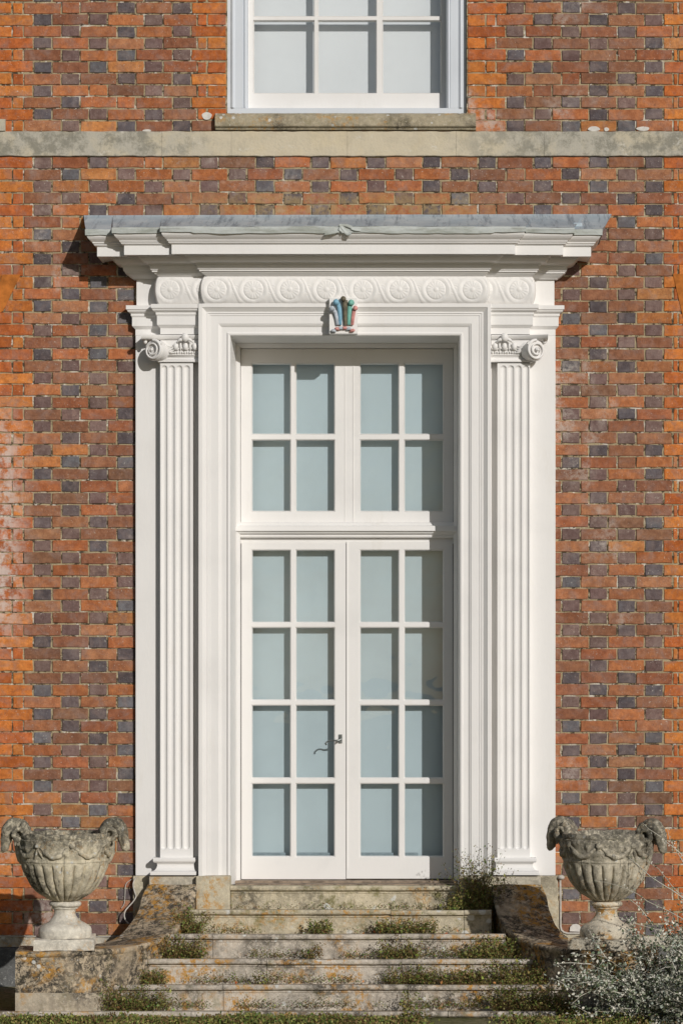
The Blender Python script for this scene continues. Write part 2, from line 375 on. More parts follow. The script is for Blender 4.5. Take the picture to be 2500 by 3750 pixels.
def course(y0, y1, par):
    off = 122 if par == 0 else 225
    x = off - 203.4 * 7
    segs = []
    while x < WX1:
        segs.append((x, x + 68, 'h')); segs.append((x + 68, x + 203.4, 's')); x += 203.4
    cuts = []   # re-cut the courses at the rubbed brick edges
    for a, b, k in segs:
        a += R.uniform(-3, 3); b2 = b
        if b < WX0 or a > WX1: continue
        if b < 5: k = 'o'
        if a < 110 and b > -120 and b <= 130: continue
        cuts.append([a, b2, k])
    if par == 0:
        xs = [(-135, -70, 'o'), (-70, 122, 'o')]
    else:
        xs = [(-110, 45, 'o'), (45, 86, 'o'), (86, 225, 's')]
    cuts = [c for c in cuts if not (c[1] > xs[0][0] + 4 and c[0] < xs[-1][1] - 4)] + [list(c) for c in xs]
    e0 = 2446 if par == 1 else 2418
    new = []
    for a, b, k in sorted(cuts):
        if a > 2330 and b > e0 + 20 and a < 2700:
            if a < e0 - 20: b = e0
            else: continue
        if a >= 2700: k = 'o'
        new.append([a, b, k])
    new += [[2446, 2482, 'o'], [2482, 2560, 'o'], [2560, 2700, 'o']] if par == 1 else [[2418, 2560, 'o'], [2560, 2632, 'o'], [2632, 2700, 'o']]
    # dress the edges of the upper window
    if y1 < 440:
        out = []
        for a, b, k in new:
            if b > 700 and a < 1850: continue
            out.append([a, b, k])
        last = max([c[1] for c in out if c[1] <= 700] or [600])
        if par == 1: out += [[last, 830, 'o']]
        else: out += [[last, 722, 's'], [722, 758, 'o'], [758, 830, 'o']]
        nxt = min([c[0] for c in out if c[0] >= 1850])
        if par == 1: out += [[1709, nxt, 'o']] if nxt - 1709 < 160 else [[1709, 1846, 'o'], [1846, nxt, 'h' if nxt - 1846 < 90 else 's']]
        else: out += [[1709, 1777, 'o'], [1777, 1815, 'o'], [1815, nxt, 's']]
        new = out
    prev = None
    for a, b, k in sorted(new):
        if prev is not None and abs(a - prev) < 25: a = prev
        prev = b
        cx, cy = (a + b) / 2, (y0 + y1) / 2
        wob = 1.6 * math.sin(cx * .011 + cy * .02) 
        # the splayed ends of the neighbouring flat arches
        if 1003 < cy < 1168:
            el_, er_ = 74 - (cy - 1003) * .50, 2464 + (cy - 1003) * .26
            if b < el_ + 12 or a > er_ - 12: continue
            a, b = max(a, el_) if a < el_ else a, min(b, er_) if b > er_ else b
        og = .10 + .8 * nz((cx / 420, 0, cy / 420), 1.0, 3.3)
        if k == 'o': col = R.choice(ORANGE)
        elif k == 'h': col = R.choice(DARK) if R.random() < .93 else R.choice(RED)
        else: col = R.choice(ORANGE) if R.random() < og else R.choice(RED)
        if k == 's' and R.random() < .16: col = tuple(v * .8 + .02 for v in col)
        if k != 'h' and y0 < 300 and cx > 2200 and R.random() < .3: col = srgb(206, 120, 76)
        emit(a, b, y0 + wob, y1 + wob, col, k == 'o')
hc = (3429 - 572) / 65.0
for i in range(65): course(572 + hc * i, 572 + hc * (i + 1), i % 2)
for i in range(20): course(483 - 43.35 * (i + 1), 483 - 43.35 * i, (i + 1) % 2)
# arch ends
for k in range(3):
    for s in (0, 1):
        if s == 0: pts = [(-140, 1005), (-60 + 68, 1005), (-60 + 68 - 62, 1166), (-140, 1166)] if k == 0 else ([(10, 1005), (76, 1005), (12, 1140), (-50, 1166)] if k == 1 else None)
        else: pts = [(2462, 1003), (2530, 1003), (2560, 1160), (2500, 1166)] if k == 0 else ([(2532, 1003), (2600, 1003), (2630, 1160), (2562, 1160)] if k == 1 else None)
        if not pts: continue
        fr = [(X(a), -.006, Z(b)) for a, b in pts]; fr = [(x, -.010, z) for x, _, z in fr]; bk = [(X(a), .008, Z(b)) for a, b in pts]
        arch_ = MB(); arch_.add(fr + bk, [(0, 1, 2, 3), (0, 4, 5, 1), (1, 5, 6, 2), (2, 6, 7, 3), (3, 7, 4, 0)]); arch_.build('arch_brick', M['rubbed'], house, bevel=.002)
bk_obj = bricks.build('brickwork', M['brick'], house)
# mortar bed with the two openings left out
mo = MB(); xs = [X(WX0), X(560), X(831), X(1708), X(1975), X(WX1)]; zs = [-.1, Z(3262), Z(1010), Z(421), Z(-390)]
for i in range(5):
    for j in range(4):
        if j == 1 and i in (1, 2, 3): continue
        if j == 3 and i == 2: continue
        mo.add([(xs[i], 0, zs[j]), (xs[i + 1], 0, zs[j]), (xs[i + 1], 0, zs[j + 1]), (xs[i], 0, zs[j + 1])], [(0, 1, 2, 3)])
for (a, b, z0, z1) in ((X(831), X(1708), Z(421), Z(-390)), (X(560), X(1975), Z(3262), Z(1010))):
    for q in (a, b): mo.add([(q, 0, z0), (q, .35, z0), (q, .35, z1), (q, 0, z1)], [(0, 1, 2, 3)])
    mo.add([(a, 0, z0), (b, 0, z0), (b, .35, z0), (a, .35, z0)], [(0, 1, 2, 3)])
    mo.add([(a, 0, z1), (b, 0, z1), (b, .35, z1), (a, .35, z1)], [(0, 1, 2, 3)])
mo.build('wall', M['mortar'], house)
# wide dark room shell behind the openings so no sky shows through
rm = MB(); rm.box(X(WX0), X(WX1), .36, .5, -.1, Z(-390)); rm.build('inner_wall', M['dark'], house)
# stone courses -----------------------------------------------------
def block_run(cuts, py0, py1, yf, mat, name, amp=.002, py=None):
    b = MB()
    for a, c in zip(cuts[:-1], cuts[1:]):
        xa, xb = X(a) + .0006, X(c) - .0006; n = max(2, int((xb - xa) / .02)); z0, z1 = Z(py1), Z(py0); o = R.uniform(-.0008, .0008)
        rows = []
        for i in range(n + 1):
            x = xa + (xb - xa) * i / n
            e = lambda s: 2.0 * amp * fbm((x, s, 0), 11)
            rows.append([(x, .01, z1 + e(1)), (x, yf + .003 + o, z1 + e(1)), (x, yf + o, z1 - .003 + e(1)), (x, yf + o, (z0 + z1) / 2), (x, yf + o, z0 + .003 + e(4)), (x, yf + .003 + o, z0 + e(4)), (x, .01, z0 + e(4))])
        b.grid(rows); 
        for k in (0, -1):
            base = b.add(rows[k], [tuple(range(7))])
    return b.build(name, mat, house)
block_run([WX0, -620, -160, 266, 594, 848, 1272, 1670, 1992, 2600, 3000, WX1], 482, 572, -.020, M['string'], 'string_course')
block_run([WX0, -500, -5, 22], 438, 482, -.03, M['string'], 'stone_block', .001)
# plinth under the brickwork
pl = MB(); pl.box(X(WX0), X(487), -.012, .01, Z(3468), Z(3430)); pl.box(X(2045), X(WX1), -.012, .01, Z(3468), Z(3430))
pieces(pl, 'plinth_course', M['stone'], house)
pl = MB(); pl.box(X(WX0), X(3400 - 900), -.05, .01, -.05, Z(3470)); pl.build('plinth', M['plinth_grey'], house, bevel=.004)
# ---------------------------------------------------------------- window above
win = empty('sash_window', (X(1270), 0, Z(421)), house); win['category'] = ''
del win['category']
def grid_frame(mb, rect, ops, yf, yg, m, yb=None):
    """flat frame in the plane yf with openings, each edged by a sloping moulding down to yg"""
    x0, x1, z0, z1 = rect
    big = [(a - m, b + m, c - m, d + m) for a, b, c, d in ops]
    xs = sorted(set([x0, x1] + [v for o in big for v in o[:2]])); zs = sorted(set([z0, z1] + [v for o in big for v in o[2:]]))
    for i in range(len(xs) - 1):
        for j in range(len(zs) - 1):
            cx, cz = (xs[i] + xs[i + 1]) / 2, (zs[j] + zs[j + 1]) / 2
            if any(o[0] < cx < o[1] and o[2] < cz < o[3] for o in big): continue
            mb.add([(xs[i], yf, zs[j]), (xs[i + 1], yf, zs[j]), (xs[i + 1], yf, zs[j + 1]), (xs[i], yf, zs[j + 1])], [(0, 1, 2, 3)])
    for (a, b, c, d) in ops:
        rings = []
        for k, yy in ((m, yf), (m * .78, yf + .004), (m * .62, yf + .002), (m * .15, yf + (yg - yf) * .6), (0, yf + (yg - yf) * .7), (0, yg + .012)):
            rings.append([(a - k, yy, c - k), (b + k, yy, c - k), (b + k, yy, d + k), (a - k, yy, d + k)])
        mb.grid(rings, True)
    yb = yb or yg + .02
    for q in ([(x0, z0), (x1, z0)], [(x1, z0), (x1, z1)], [(x1, z1), (x0, z1)], [(x0, z1), (x0, z0)]):
        (a, b), (c, d) = q; mb.add([(a, yf, b), (c, yf, d), (c, yb, d), (a, yb, b)], [(0, 1, 2, 3)])
# outer box frame (pale grey)
YF = .032
f = MB(); xa, xb = X(832, YF), X(1706, YF); zb = Z(421, YF); zt = Z(-390)
ia, ib = X(906, YF), X(1637, YF); iz = Z(394, YF)
prof = [(0, YF + .05), (0, YF), (.020, YF), (.024, YF - .006), (.034, YF - .012), (.042, YF - .004), (.048, YF), (.096, YF), (.098, YF + .005), (.108, YF - .003), (.116, YF + .004), (.122, YF + .012), (.122, YF + .11)]
rows = [[(xa + o, y, zz) for o, y in prof] for zz in (iz, zt)]; f.grid(rows)
rows = [[(xb - o, y, zz) for o, y in prof] for zz in (iz, zt)]; f.grid(rows)
f.box(xa, xb, YF, YF + .11, zb, iz - .0005)
part(f, 'window_frame', M['bluewhite'], win)
YS = YF + .085
sh = MB(); gx = [(930, 1148), (1166, 1376), (1402, 1612)]; gz = [(75, 337), (-205, 55), (-380, -225)]
ops = [(X(a, YS), X(b, YS), Z(d, YS), Z(c, YS)) for a, b in gx for c, d in gz]
grid_frame(sh, (ia - .012, ib + .012, iz, zt), ops, YS, YS + .02, .006)
part(sh, 'sash', M['white'], win)
for o in ops:
    pn = MB(); pn.add([(o[0] - .002, YS + .02, o[2] - .002), (o[1] + .002, YS + .02, o[2] - .002), (o[1] + .002, YS + .0205, o[3] + .002), (o[0] - .002, YS + .0205, o[3] + .002)], [(0, 1, 2, 3)])
    part(pn, 'pane', M['glass_up'], win)
bl = MB(); bl.box(ia, ib, YS + .10, YS + .104, iz - .02, zt); part(bl, 'window_blind', M['blind_up'], win)
# stone sill
sb = MB(); SX0, SX1 = X(790), X(1742)
prf = [(.01, 416), (-.02, 416), (-.05, 430), (-.056, 436), (-.055, 466), (-.048, 470), (-.038, 471), (-.034, 477), (.01, 479)]
rows = []
for i in range(61):
    x = SX0 + (SX1 - SX0) * i / 60
    rows.append([(x, y + .0015 * fbm((x, k, 0), 8), Z(p) + .0014 * fbm((x, k, 3), 12)) for k, (y, p) in enumerate(prf)])
sb.grid(rows); sb.add(rows[0], [tuple(range(9))]); sb.add(rows[-1], [tuple(range(9))])
part(sb, 'window_sill', M['stone_sill'], win, smooth=True)
# ---------------------------------------------------------------- doorcase
YB, YP, YA = -.045, -.105, -.15
def mir(mb):     # append the mirror image about x = 0
    n = len(mb.v); mb.v += [(-x, y, z) for x, y, z in mb.v]; mb.f += [tuple(i + n for i in f[::-1]) for f in list(mb.f)]; mb.c += list(mb.c)
def entab(profile, x_o, x_m, x_i, yo, ym, yi):
    """sweep a profile (offset e, z) round the stepped plan of the entablature; x_* are half widths"""
    mb = MB(); rows = []
    for e, z in profile:
        L = [(-x_o - e, .01), (-x_o - e, yo - e), (-x_m - e, yo - e), (-x_m - e, ym - e), (-x_i - e, ym - e), (-x_i - e, yi - e)]
        P = L + [(-a, b) for a, b in L[::-1]]
        rows.append([(a, b, z) for a, b in P])
    mb.grid(rows); return mb
PX = 1 / PPM
xo, xm, xi = -X(500, YB), -X(598, YP), -X(770, YP - .035)
yo, ym, yi = YB, YP, YP - .035
def zo(py, e): return Z(py, YB - e * PX)
prof = [(e * PX, zo(py, e)) for e, py in [(0, 857), (158, 857), (160, 862), (158, 868), (153, 875), (146, 882), (142, 886), (142, 889), (138, 893), (136, 898), (132, 901), (128, 903), (127, 904), (127, 938), (122, 939.5), (118, 936.5), (84, 937), (84, 944), (80, 944.5), (76, 952), (68, 962), (58, 968), (50, 970), (49, 975), (44, 975.5), (44, 984), (43, 990), (40, 994), (37, 995), (37, 1000), (32, 1000.5), (29, 1006), (22, 1012), (16, 1017), (12, 1019), (11, 1022), (0, 1022)]]
case = empty('doorcase', (0, 0, Z(3208)), house)
part(entab(prof, xo, xm, xi, yo, ym, yi), 'cornice', M['white'], case)
# plain frieze block of the outer breaks
f = MB(); zf1, zf0 = zo(1021, 0), zo(1122, 0)
for s in (-1, 1): f.box(min(s * xo, s * (xm - .02)), max(s * xo, s * (xm - .02)), YB, .01, zf0 - .01, zf1 + .004)
pieces(f, 'frieze_block', M['white'], case)
# carved cushion friezes (height fields)
def relief(dx, dy, edge=False):
    r = math.hypot(dx, dy); th = math.atan2(dy, dx); h = 0.0
    if r < 10: h = .9 * math.sqrt(max(0, 1 - (r / 10.5) ** 2))
    elif r < 34: h = (.30 + .32 * abs(math.sin(8 * th)) * (.4 + .6 * math.sin(math.pi * (r - 8) / 28)))
    elif r < 38: h = -.15
    elif r < 57:
        t = (r - 38) / 19; h = .70 * (1 - (2 * t - 1) ** 6) + (.0 if t < .5 else .34 * ((2 * t - 1) ** 8)); h -= .28 * math.exp(-((t - .22) / .09) ** 2) + .18 * math.exp(-((t - .8) / .08) ** 2)
    return h, r
def frieze_h(px, py, cs, cy=1060, lo=-1e9, hi=1e9):
    best = 0.0; cov = False; base_ = .38
    for c in cs:
        h, r = relief(px - c, py - cy)
        if r < 57: best = max(best, h); cov = True
    if not cov:
        for c in cs:
            dx = px - c; dy = py - cy
            if 20 < dx < 125:
                t = (dx - 40) / 54.0; yc = -34 + 84 * (3 * t * t - 2 * t ** 3) if 0 <= t <= 1 else (-34 if t < 0 else 50)
                dd = abs(dy - yc) / (13.0 if 0 < t < 1 else 7)
                if dd < 1: best = max(best, .75 * (1 - dd ** 6))
    if not cov:
        for c in cs:
            for sgn in (1, -1):
                mx = c + sgn * 66.7
                if abs(px - mx) > 40: continue
                dx, dy = px - mx, py - cy + 2
                r = math.hypot(dx, dy)
                if r < 20:
                    t = math.atan2(dy, dx); best = max(best, .6 * (.5 + .5 * math.cos(r * .75 - t)))
                for s in (1, -1):
                    fx, fy = dx, (dy + s * 54)
                    rr = math.hypot(fx, fy)
                    if rr < 27: best = max(best, .55 * abs(math.cos(6 * math.atan2(fy, fx))) * (1 - rr / 30) ** .5)
    return best if cov else max(best, base_)
FY0, FY1 = 1006.0, 1114.0
def frieze(xl, xr, yb, cs, name, mirror_c=None):
    mb = MB(); nx = int((xr - xl) * PPM / 2.0); nyr = 54; rows = []
    bul = lambda v: .036 * math.sqrt(max(0, 1 - (2 * v - 1) ** 2 * .97))
    for j in range(nyr + 1):
        v = j / nyr; b = bul(v); py = FY0 + (FY1 - FY0) * v; z = Z(py, yb - .03); row = [(xl - b, .0, z), (xl - b, yb, z)]
        for i in range(nx + 1):
            u = i / nx; x = xl - b + (xr - xl + 2 * b) * u
            px = (x - XC) * PPM * D / (D + yb - .035) + VPX
            h = frieze_h(px, py, cs); ed = min(1, min(u, 1 - u) * nx / 3.0); ev = min(1, min(v, 1 - v) * 12)
            y = yb - b * (ed ** .5 if ed < 1 else 1) - .0062 * h * ev * ed + .0012 * nz((x * 40, py * .05, 0), 1)
            row.append((x, y, z))
        row += [(xr + b, yb, z), (xr + b, 0, z)]; rows.append(row)
    mb.grid(rows); return part(mb, name, M['white'], case, smooth='raw')
cc = [794 + 133.6 * k for k in range(8)]
FX = -X(754, yi); FM = -X(586, ym)
frieze(-FX, FX, yi, cc, 'carved_frieze')
frieze(-FM, -FX - .012, ym, [622, 622 + 133], 'carved_frieze')
frieze(FX + .012, FM, ym, [1900, 1900 - 133], 'carved_frieze')
# architrave mouldings of the breaks (above the capitals)
ap = [(0, 1119), (31, 1119.5), (31, 1134), (27, 1136), (25, 1142), (17, 1148), (15, 1149), (15, 1157), (12, 1160), (11, 1164), (11, 1194), (9, 1196), (2, 1204), (0, 1206), (0, 1228)]
prof = [(e * PX, Z(py, YB - e * PX * .5)) for e, py in ap]
mb = MB(); rows = []
xbo, xbm, xbi = -X(496, YB), -X(587, YP), -X(732, YP)
for e, z in prof:
    rows.append([(-xbo - e, .01, z), (-xbo - e, YB - e, z), (-xbm - e, YB - e, z), (-xbm - e, YP - e, z), (-xbi, YP - e, z), (-xbi, .0, z)])
mb.grid(rows); mir(mb); pieces(mb, 'entablature_architrave', M['white'], case)
# backing boards
mb = MB(); mb.box(-xbo, X(835, 0), YB, .02, Z(3208, YB), Z(1228, YB)); mir(mb)
pieces(mb, 'backing_board', M['white'], case, bevel=.003)
# fluted pilasters -----------------------------------------------------
PL, PR_ = X(586, YP), X(706, YP)
def pilaster(s):
    root = empty('pilaster', (s * (PL + PR_) / 2, YP, Z(3208, YP)), house)
    mb = MB(); wd = PR_ - PL; zt, zb = Z(1330, YP), Z(3143, YP)
    ft, fb = Z(1338, YP), Z(3112, YP); fw = 21 * PX / 2; cents = [PL + (601 + 27.6 * k - 586) * PX * .993 for k in range(4)]
    nx = 108; zz = [zb, fb - .012]
    k = 24
    for i in range(k + 1): zz.append(fb - .004 + .04 * i / k)
    zz += [fb + (ft - fb) * t for t in (.1, .2, .3, .4, .5, .6, .7, .8, .9)]
    for i in range(k + 1): zz.append(ft - .036 + .04 * i / k)
    zz += [zt]
    rows = []
    for z in zz:
        row = [(PL, YB + .01, z)]
        for i in range(nx + 1):
            x = PL + wd * i / nx; d = 0.0
            for c in cents:
                dz = max(0, fb + fw - z, z - (ft - fw)); r = math.hypot(x - c, dz) / fw
                if r < 1: d = max(d, .0125 * math.sqrt(1 - r * r) ** 1.1)
            row.append((x, YP + d, z))
        row.append((PR_, YB + .01, z)); rows.append([(x * -s, y, zc) for x, y, zc in row])
    mb.grid(rows); part(mb, 'shaft', M['white'], root, smooth='raw')
    # base
    mb = MB(); bp = [(0, 3142), (22, 3143), (23.5, 3148), (23.5, 3155), (20, 3160), (12, 3161), (11, 3163), (9, 3170), (12, 3180), (18, 3188), (24, 3192), (32, 3194), (33, 3196), (33, 3206), (0, 3207)]
    rows = []
    for e, py in bp:
        e *= PX; z = Z(py, YP - e); a, b = PL - e * .98, PR_ + e * .45
        rows.append([(x * -s, y, z) for x, y in ((a, YB), (a, YP - e), (b, YP - e), (b, YB))])
    mb.grid(rows); part(mb, 'base', M['white'], root)
    # capital
    cp = empty('capital', (0, 0, 0)); bpy.data.objects.remove(cp)
    mb = MB()
    nk = [(0, 1327), (7, 1325), (8.5, 1321), (7, 1316), (3, 1314), (2, 1311), (4, 1305), (9, 1301), (10, 1299), (4, 1298), (3, 1296)]
    rows = []
    for e, py in nk[::-1]:
        e *= PX; z = Z(py, YP - e); a, b = PL - e, X(729, YP)
        rows.append([(x * -s, y, z) for x, y in ((a, YB), (a, YP - e), (b, YP - e), (b, YB))])
    mb.grid(rows)
    # core block, bead row, eggs and darts
    q = lambda a, b: (min(-s * a, -s * b), max(-s * a, -s * b))
    a, b = q(X(588, YP), X(728, YP)); mb.box(a, b, YP - .006, YB, Z(1300, YP), Z(1246, YP))
    for i in range(14):
        x = X(606 + 9 * i, YP); L = .009 if i % 3 else .004
        mb.ball((-s * x, YP - .012, Z(1291, YP)), (L * .8, .008, .008), nu=10, nv=6)
    for i, ex in enumerate((645, 680, 714)):
        x = -s * X(ex, YP)
        mb.ball((x, YP - .018, Z(1270, YP)), (.017, .018, .024), nu=14, nv=8)
        pts = [(x + .024 * math.cos(t) * 1.05, YP - .016, Z(1266, YP) + .030 * math.sin(t) * .9) for t in [math.pi + math.pi * k2 / 12 for k2 in range(13)]]
        mb.tube(pts, .0042, 6)
        if i < 2:
            xx = x - s * 17.5 * PX * -1 * -1
            mb.tube([(x + (-s) * 17.5 * PX * 1, YP - .02, Z(1258, YP)), (x + (-s) * 17.5 * PX, YP - .024, Z(1270, YP)), (x + (-s) * 17.5 * PX, YP - .014, Z(1286, YP))], [.005, .008, .002], 6)
    # arching leaves over the eggs and the central bud
    bx = -s * X(680, YP); bz = Z(1238, YP)
    for sg in (-1, 1):
        pts = [(bx + sg * (.010 + .040 * t), YP - .030 - .01 * math.sin(3.1 * t), bz - .014 + .004 * math.sin(t * 3) - .020 * t * t) for t in [k2 / 8 for k2 in range(9)]]
        mb.tube(pts, [.006, .009, .011, .011, .010, .009, .007, .005, .003], 8)
    mb.ball((bx, YP - .040, bz), (.023, .020, .027), nu=18, nv=10, fn=lambda d: 1 + .07 * math.sin(9 * d[0]) * math.sin(11 * d[2]))
    # husk leaf between volute and eggs
    for k2 in range(4):
        pts = [(-s * (X(602 + 3 * k2, YP) + .052 * t), YP - .026 + .006 * k2 * .5, Z(1256 + 7 * k2, YP) - .020 * t - .012 * math.sin(3 * t)) for t in [i2 / 6 for i2 in range(7)]]
        mb.tube(pts, [.006, .008, .008, .007, .006, .004, .002], 6)
    # abacus: thin moulded slab sweeping out to the volute horn
    rows = []
    n = 20
    for i in range(n + 1):
        t = i / n; px = 728 - (728 - 522) * t; out = .012 + .075 * max(0, (t - .35) / .65) ** 2; dz = 8 * PX * max(0, (t - .2) / .8) ** 2 * -.4
        x = -s * X(px, YP); y = YP - out
        rows.append([(x, YB, Z(1226, YP)), (x, y + .004, Z(1226, YP) + dz), (x, y, Z(1228, YP) + dz), (x, y + .002, Z(1233, YP) + dz), (x, y + .010, Z(1239, YP) + dz), (x, y + .018, Z(1243, YP) + dz), (x, YB, Z(1246, YP))])
    mb.grid(rows); mb.add(rows[-1], [tuple(range(7))])
    # volute, turned outward about the vertical
    vc = Vector((-s * X(564, YP - .05), YP - .052, Z(1282, YP - .05))); ang = rad(28) * s
    def VT(lx, ly, lz):
        a_ = -s * lx
        return (vc.x + a_ * math.cos(ang) - ly * math.sin(ang), vc.y + a_ * math.sin(ang) + ly * math.cos(ang), vc.z + lz)
    Rv = 39 * PX; rows = []
    turns = 2.35; N = 90; pts = []; rd = []
    for i in range(N + 1):
        t = i / N; th = math.pi * .5 - t * turns * 2 * math.pi; r = Rv * (1 - t) ** .85 * .86 + .004
        pts.append(VT(-r * math.cos(th) * -1, -.010 - .016 * t, r * math.sin(th))); rd.append(.0085 * (1 - t * .62))
    mb.tube(pts, rd, 8)
    mb.ball(VT(0, -.026, 0), (.009, .009, .009), nu=12, nv=8)
    for k2, (ya, rr) in enumerate(((-.006, .93), (.008, 1.0), (.030, .86), (.055, .96), (.075, .92))):
        rows.append([VT(Rv * rr * math.cos(2 * math.pi * j / 40), ya, Rv * rr * math.sin(2 * math.pi * j / 40)) for j in range(40)])
    base = len(mb.v); mb.grid(rows, True); mb.f.append(tuple(base + j for j in range(40))); mb.c.append((1, 1, 1)); mb.f.append(tuple(base + 160 + j for j in range(40))); mb.c.append((1, 1, 1))
    pts = [VT(-.0 + .05 * t, -.014, Rv * .92 - .004 * t - .02 * t * t) for t in [k2 / 6 for k2 in range(7)]]
    mb.tube([VT(.06 * t, -.012 + .006 * t, Rv * .9 + .002 - .028 * t * t) for t in [k2 / 6 for k2 in range(7)]], [.0085, .0085, .008, .008, .007, .006, .005], 8)
    mb.ball(VT(-Rv * .95, -.002, Rv * .85), (.012, .012, .016), nu=12, nv=8)
    part(mb, 'capital', M['white'], root, smooth=True, angle=50)
    return root
pilaster(1); pilaster(-1)
# ---------------------------------------------------------------- door architrave (mitred sweep)
ax, at, ab = -X(842, YA), Z(1227, YA), Z(3208, YA)
def arch(offs):  # offs: (distance from the outer edge in px, y)
    mb = MB(); rows = []
    for o, y in offs:
        d = (114 - o) * PX; x = ax + d; z = at + d
        rows.append([(-x, y, ab), (-x, y, z), (x, y, z), (x, y, ab)])
    mb.grid(rows); return mb
ao = [(0, YB + .01), (0, YA - .012), (1, YA - .014), (13, YA - .014), (14, YA - .010), (17, YA - .006), (21, YA + .000), (26, YA + .006), (27, YA + .010), (33, YA + .009), (35, YA + .014), (41, YA + .014), (42, YA + .018), (71, YA + .018), (72, YA + .022), (76, YA + .024), (81, YA + .031), (82, YA + .033), (102, YA + .033), (102.5, YA + .028), (106, YA + .024), (111, YA + .026), (114, YA + .032)]
YD = .205   # face of the door leaves
lin = [(114.0, YA + .032), (118, .125), (118, .127)]
part(arch(ao), 'architrave', M['white'], case)
# reveal lining, slightly splayed, and inner frame moulding
mb = MB(); rows = []
x0, z0 = ax, at
for dx, y in [(0, YA + .034), (7, .150), (7, .152), (9, .150), (12, .156), (20, .168), (22, .176), (22, YD + .03)]:
    d = dx * PX; rows.append([(-(x0 - d), y, Z(3240, y)), (-(x0 - d), y, z0 - d), (x0 - d, y, z0 - d), (x0 - d, y, Z(3240, y))])
mb.grid(rows); part(mb, 'reveal', M['white'], case)
# leaves and transom lights ---------------------------------------------
def gl(px, y=YD): return X(px, y)
LX0, LX1, LXM = -(ax - 22 * PX) + .002, (ax - 22 * PX) - .002, X(1267, YD)
cols = [(924, 1061), (1085, 1222), (1320, 1457), (1482, 1620)]
up = [(1333, 1587), (1613, 1870)]; lo = [(2017, 2277), (2301, 2562), (2586, 2848), (2873, 3136)]
def panes(ops, y, root):
    for (a, b, c, d) in ops:
        t = R.uniform(-.003, .003); t2 = R.uniform(-.003, .003)
        pn = MB(); pn.add([(a - .002, y, c - .002), (b + .002, y + t, c - .002), (b + .002, y + t + t2, d + .002), (a - .002, y + t2, d + .002)], [(0, 1, 2, 3)])
        part(pn, 'pane', M['glass'], root)
tw = empty('transom_window', (0, YD, Z(1912, YD)), house)
mb = MB(); ops = [(gl(a), gl(b), Z(d, YD), Z(c, YD)) for a, b in cols for c, d in up]
grid_frame(mb, (LX0, LX1, Z(1916, YD), Z(1283, YD) + .01), ops, YD, YD + .02, .0085)
mb.box(X(1262, YD), X(1264, YD), YD - .003, YD, Z(1912, YD), Z(1290, YD)); mb.box(X(1292, YD), X(1295, YD), YD - .003, YD, Z(1912, YD), Z(1290, YD))
part(mb, 'frame', M['white'], tw); panes(ops, YD + .02, tw)
mb = MB(); mb.box(LX0 - .02, LX1 + .02, YD + .004, YD + .03, Z(1990, YD), Z(1960, YD)); part(mb, 'transom_rail', M['white'], case)
mb = MB()   # moulded transom bar
tp = [(0, 1912), (8, 1914), (14, 1919), (18, 1924), (36, 1926), (38, 1944), (36, 1945), (30, 1946), (27, 1952), (19, 1958), (16, 1960), (17, 1964), (15, 1968), (9, 1970), (0, 1972)]
mb.grid([[(x, YD - e * PX, Z(py, YD - e * PX)) for x in (LX0 - .03, LX1 + .03)] for e, py in tp])
part(mb, 'transom_bar', M['white'], case)
for k in (0, 1):
    dr = empty('door', ((LX0 + LXM) / 2 if k == 0 else (LX1 + LXM) / 2, YD, Z(3221, YD)), house)
    mb = MB(); cs = cols[:2] if k == 0 else cols[2:]
    ops = [(gl(a), gl(b), Z(d, YD), Z(c, YD)) for a, b in cs for c, d in lo]
    rect = (LX0 + .003, LXM - .0018, Z(3221, YD), Z(1986, YD)) if k == 0 else (LXM + .0018, LX1 - .003, Z(3219, YD), Z(1984, YD))
    grid_frame(mb, rect, ops, YD, YD + .02, .0085)
    if k == 1: mb.box(LXM + .002, LXM + .010, YD - .006, YD, rect[2] + .06, rect[3] - .001)
    part(mb, 'leaf', M['white'], dr, bevel=.0012); panes(ops, YD + .02, dr)
    if k == 0:
        hb = MB(); px = [X(v, YD - .03) for v in (1240, 1252)]
        hb.box(px[0], px[1], YD - .008, YD, Z(2722, YD), Z(2690, YD))
        pts = [(X(1247, YD - .02), YD - .004, Z(2706, YD)), (X(1246, YD), YD - .045, Z(2708, YD))]
        hb.tube(pts, .0075, 10)
        L = [(1248, 2708), (1240, 2712), (1228, 2713), (1214, 2712), (1203, 2715), (1195, 2719), (1191, 2724), (1194, 2727)]
        hb.tube([(X(a, YD - .045), YD - .045 - .01 * math.sin(i), Z(b, YD - .045)) for i, (a, b) in enumerate(L)], [.006, .0065, .0055, .005, .005, .005, .0055, .006], 10)
        part(hb, 'handle', M['metal'], dr, smooth=True)
# shutters / blinds behind the glass
mb = MB()
for a, b in ((916, 1250), (1292, 1628)):
    mb.box(X(a, YD + .085), X(b, YD + .085), YD + .085, YD + .09, Z(3145, YD), Z(1300, YD))
pieces(mb, 'blind', M['blind'], case)
mb = MB()
for a, b in ((918, 1046), (1080, 1210), (1314, 1440), (1472, 1530)):
    mb.box(X(a, YD + .06), X(b, YD + .06), YD + .058, YD + .075, Z(3150, YD + .06), Z(3124, YD + .06))
pieces(mb, 'blind_bottom_rail', M['blindbar'], case)
bg_ = MB(); bg_.box(LX0, LX1, YD + .12, YD + .13, Z(3225, YD), Z(1290, YD)); part(bg_, 'interior', M['dark'], case)
